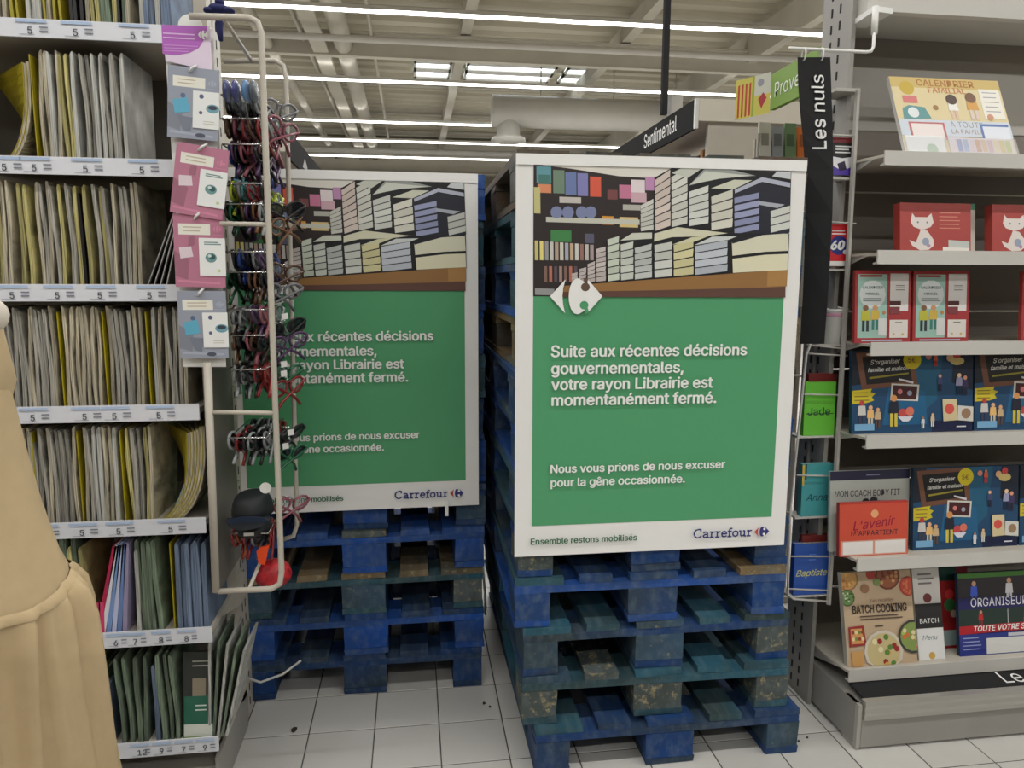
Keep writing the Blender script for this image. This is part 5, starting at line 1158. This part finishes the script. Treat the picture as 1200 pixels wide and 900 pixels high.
for s in (-1, 1):
    b = len(N)
    N += [(.09*s, 0, .86, .085), (.10*s, .02, .50, .055), (.10*s, -.01, .28, .05), (.10*s, -.02, .09, .034), (.105*s, .03, .035, .034), (.11*s, .14, .025, .026)]
    Ed += [(0, b), (b, b+1), (b+1, b+2), (b+2, b+3), (b+3, b+4), (b+4, b+5)]
    a = len(N)
    N += [(.165*s, -.005, 1.33, .05), (.20*s, .0, 1.20, .042), (.215*s, .02, 1.06, .036), (.14*s, .15, 1.08, .032), (.07*s, .25, 1.14, .023), (.06*s, .29, 1.16, (.03, .018))]
    Ed += [(3, a), (a, a+1), (a+1, a+2), (a+2, a+3), (a+3, a+4), (a+4, a+5)]
    for f_, (dx, ln) in enumerate(((-.024, .030), (-.009, .036), (.007, .034), (.022, .026))):
        c0 = len(N); x = .06*s+dx*.9
        N += [(x, .325, 1.165, .009), (x*1.01, .325+ln, 1.155, .008), (x*1.01, .325+ln*1.5, 1.13, .007)]
        Ed += [(a+5, c0), (c0, c0+1), (c0+1, c0+2)]
    c0 = len(N); N += [(.06*s-.03*s, .30, 1.15, .009), (.06*s-.038*s, .325, 1.14, .008)]; Ed += [(a+5, c0), (c0, c0+1)]
skin_body(N, Ed, person, 'body', skinm)
# face and hair
m = MB(); m.ball((0, .112, 1.565), (.012, .016, .022), 8, 6); m.build('nose', skinm, person, True)
for s in (-1, 1):
    MB().ball((.03*s, .100, 1.59), (.012, .010, .008), 8, 6).build('eye', MATS['white_plastic'], person, True)
    MB().ball((.078*s, .02, 1.575), (.012, .020, .032), 8, 6).build('ear', skinm, person, True)
MB().ball((0, .104, 1.525), (.024, .010, .007), 8, 6).build('mouth', mat('lips', (176, 96, 92), .5), person, True)
hair = []
for z, rx, ry, cy in ((1.735, .01, .01, 0), (1.72, .055, .06, -.0), (1.68, .092, .098, -.005), (1.62, .102, .105, -.02), (1.55, .100, .085, -.05), (1.48, .085, .05, -.075), (1.40, .07, .03, -.085), (1.33, .05, .02, -.085)):
    hair.append([(rx*math.cos(q*2*PI/20), cy+ry*math.sin(q*2*PI/20)*(1 if math.sin(q*2*PI/20) < 0 else (.55 if z < 1.65 else 1)), z) for q in range(20)])
MB().loft(hair, cap=True).build('hair', mat('hair', (74, 52, 38), .5, noise=.3, scale=1, stretch=(60, 60, 4)), person, True)
# dress: profile of right silhouette half width against height
cloth = mat('beige_cotton', (188, 166, 130), .9, noise=.05, scale=22, bump=.3, spec=.2)
prof = [(1.42, .15, .10), (1.405, .20, .11), (1.38, .232, .125), (1.33, .25, .14), (1.26, .262, .155), (1.18, .272, .165), (1.10, .285, .175), (1.02, .302, .195), (.955, .316, .21)]
def ring(z, rx, ry, amp, n=240, seed=0, fine=1.0):
    out = []
    for q in range(n):
        a = 2*PI*q/n
        w = math.sin(5*a+seed)+.7*math.sin(8*a+1.3+2.2*(.95-z))+fine*(1.0*abs(math.sin(11.5*a+.9*math.sin(3*a)+(.95-z)*1.0))-.5)+fine*(.7*abs(math.sin(21*a+1.1*math.sin(5*a)))-.35)+.3*math.sin(17*a+.5)*fine
        k = 1+amp*w*.5
        out.append((rx*k*math.cos(a), ry*k*math.sin(a), z+(.022*math.sin(a*1+.9)+.008*math.sin(7*a) if z < .98 else 0)))
    return out
MB().loft([ring(z, rx, ry, .002+.05*max(0, (1.33-z)), fine=.15) for z, rx, ry in prof]).build('dress_top', cloth, person, True)
sk_ = [ring(z, rx, ry, am, fine=fi) for z, rx, ry, am, fi in ((.962, .312, .206, .014, .8), (.957, .320, .216, .035, 1.4), (.94, .324, .222, .06, 1.7), (.90, .326, .232, .085, 1.5), (.80, .330, .25, .11, 1.0), (.70, .337, .262, .13, .6), (.58, .346, .275, .14, .5), (.45, .356, .285, .15, .5), (.34, .362, .292, .15, .5))]
MB().loft(sk_).build('dress_skirt', cloth, person, True)
sm = MB()
sm.loft([ring(z, rx, ry, am, fine=1.6) for z, rx, ry, am in ((.966, .316, .211, .012), (.958, .3235, .218, .02), (.950, .324, .2185, .026))]); sm.build('gathered_seam', cloth, person, True)
for s in (-1, 1):
    rr = []
    for (x, y, z, r_) in ((.17, .0, 1.39, .07), (.215, 0, 1.36, .07), (.225, .005, 1.28, .07), (.205, .02, 1.20, .05), (.20, .07, 1.12, .045), (.15, .13, 1.11, .045), (.11, .19, 1.12, .042)):
        rr.append([(s*(x+r_*.55*math.cos(a)), y+r_*math.sin(a), z+r_*.35*math.cos(a)) for a in [q*2*PI/16 for q in range(16)]])
    MB().loft(rr).build('sleeve', cloth, person, True)
    m = MB(); m.ball((s*.250, .0, 1.400), (.026, .024, .026), 12, 8); m.build('shoulder_ruffle', mat('cream_trim', (214, 204, 190), .8, noise=.1, scale=30, bump=.3), person, True)
    m = MB(); m.loft([[(.105*s+rx*math.cos(q*PI/8), cy+ry*math.sin(q*PI/8), z) for q in range(16)] for z, rx, ry, cy in ((.0005, .045, .125, .05), (.03, .048, .128, .05), (.055, .044, .115, .04), (.085, .04, .06, -.01))], cap=True); m.build('shoe', mat('shoe', (214, 210, 204), .6), person, True)

# ------------------------------------------------------------------ unseen shelving added behind the camera and past both edges to block stray light
def light_blocking_unit(label, x0, x1, yfront, yback, h):
    t = thing('shelving_unit', label, 'shelf', ((x0+x1)/2, (yfront+yback)/2, 0))
    d = 1 if yback > yfront else -1
    MB().box(x0, x1, min(yback, yback-.03*d), max(yback, yback-.03*d), 0, h).build('back_panel', MATS['back_grey'], t, wc=True)
    z = .15
    while z < h:
        MB().box(x0, x1, min(yfront, yback), max(yfront, yback), z-.03, z).build('shelf', MATS['cream_metal'], t, wc=True); z += .32
    for x in (x0, x1-.03): MB().box(x, x+.03, min(yfront, yback), max(yfront, yback), 0, h).build('end_panel', MATS['grey_metal'], t, wc=True)
    z = .15; k = 0
    while z < h-.2:
        m = MB(); x = x0+.04; j = 0
        while x < x1-.1:
            w_ = .04+.03*((j*5+k) % 3); hh = .18+.02*((j*7+k) % 4); m.box(x, x+w_*.96, min(yfront+.03*d, yback-.06*d), max(yfront+.03*d, yback-.06*d), z+.001, z+hh); x += w_; j += 1
        o = m.build('blocker_goods', mat('goods_%d' % (k % 3), [(84, 70, 62), (70, 78, 88), (104, 92, 74)][k % 3], .7, noise=.4, scale=6), t, wc=True); o['kind'] = 'stuff'; z += .32; k += 1  # unseen mid-dark filler goods that soak up light
light_blocking_unit('long unseen shelving unit added behind the camera to block low light', -5.0, 5.0, -1.25, -1.75, 2.1)
light_blocking_unit('unseen shelving unit added beyond the left picture edge to shape the aisle light', -5.2, -1.80, 1.93, 2.36, 2.3)
light_blocking_unit('unseen shelving unit added beyond the right picture edge to shape the aisle light', 2.80, 6.0, 2.0, 2.34, 2.3)
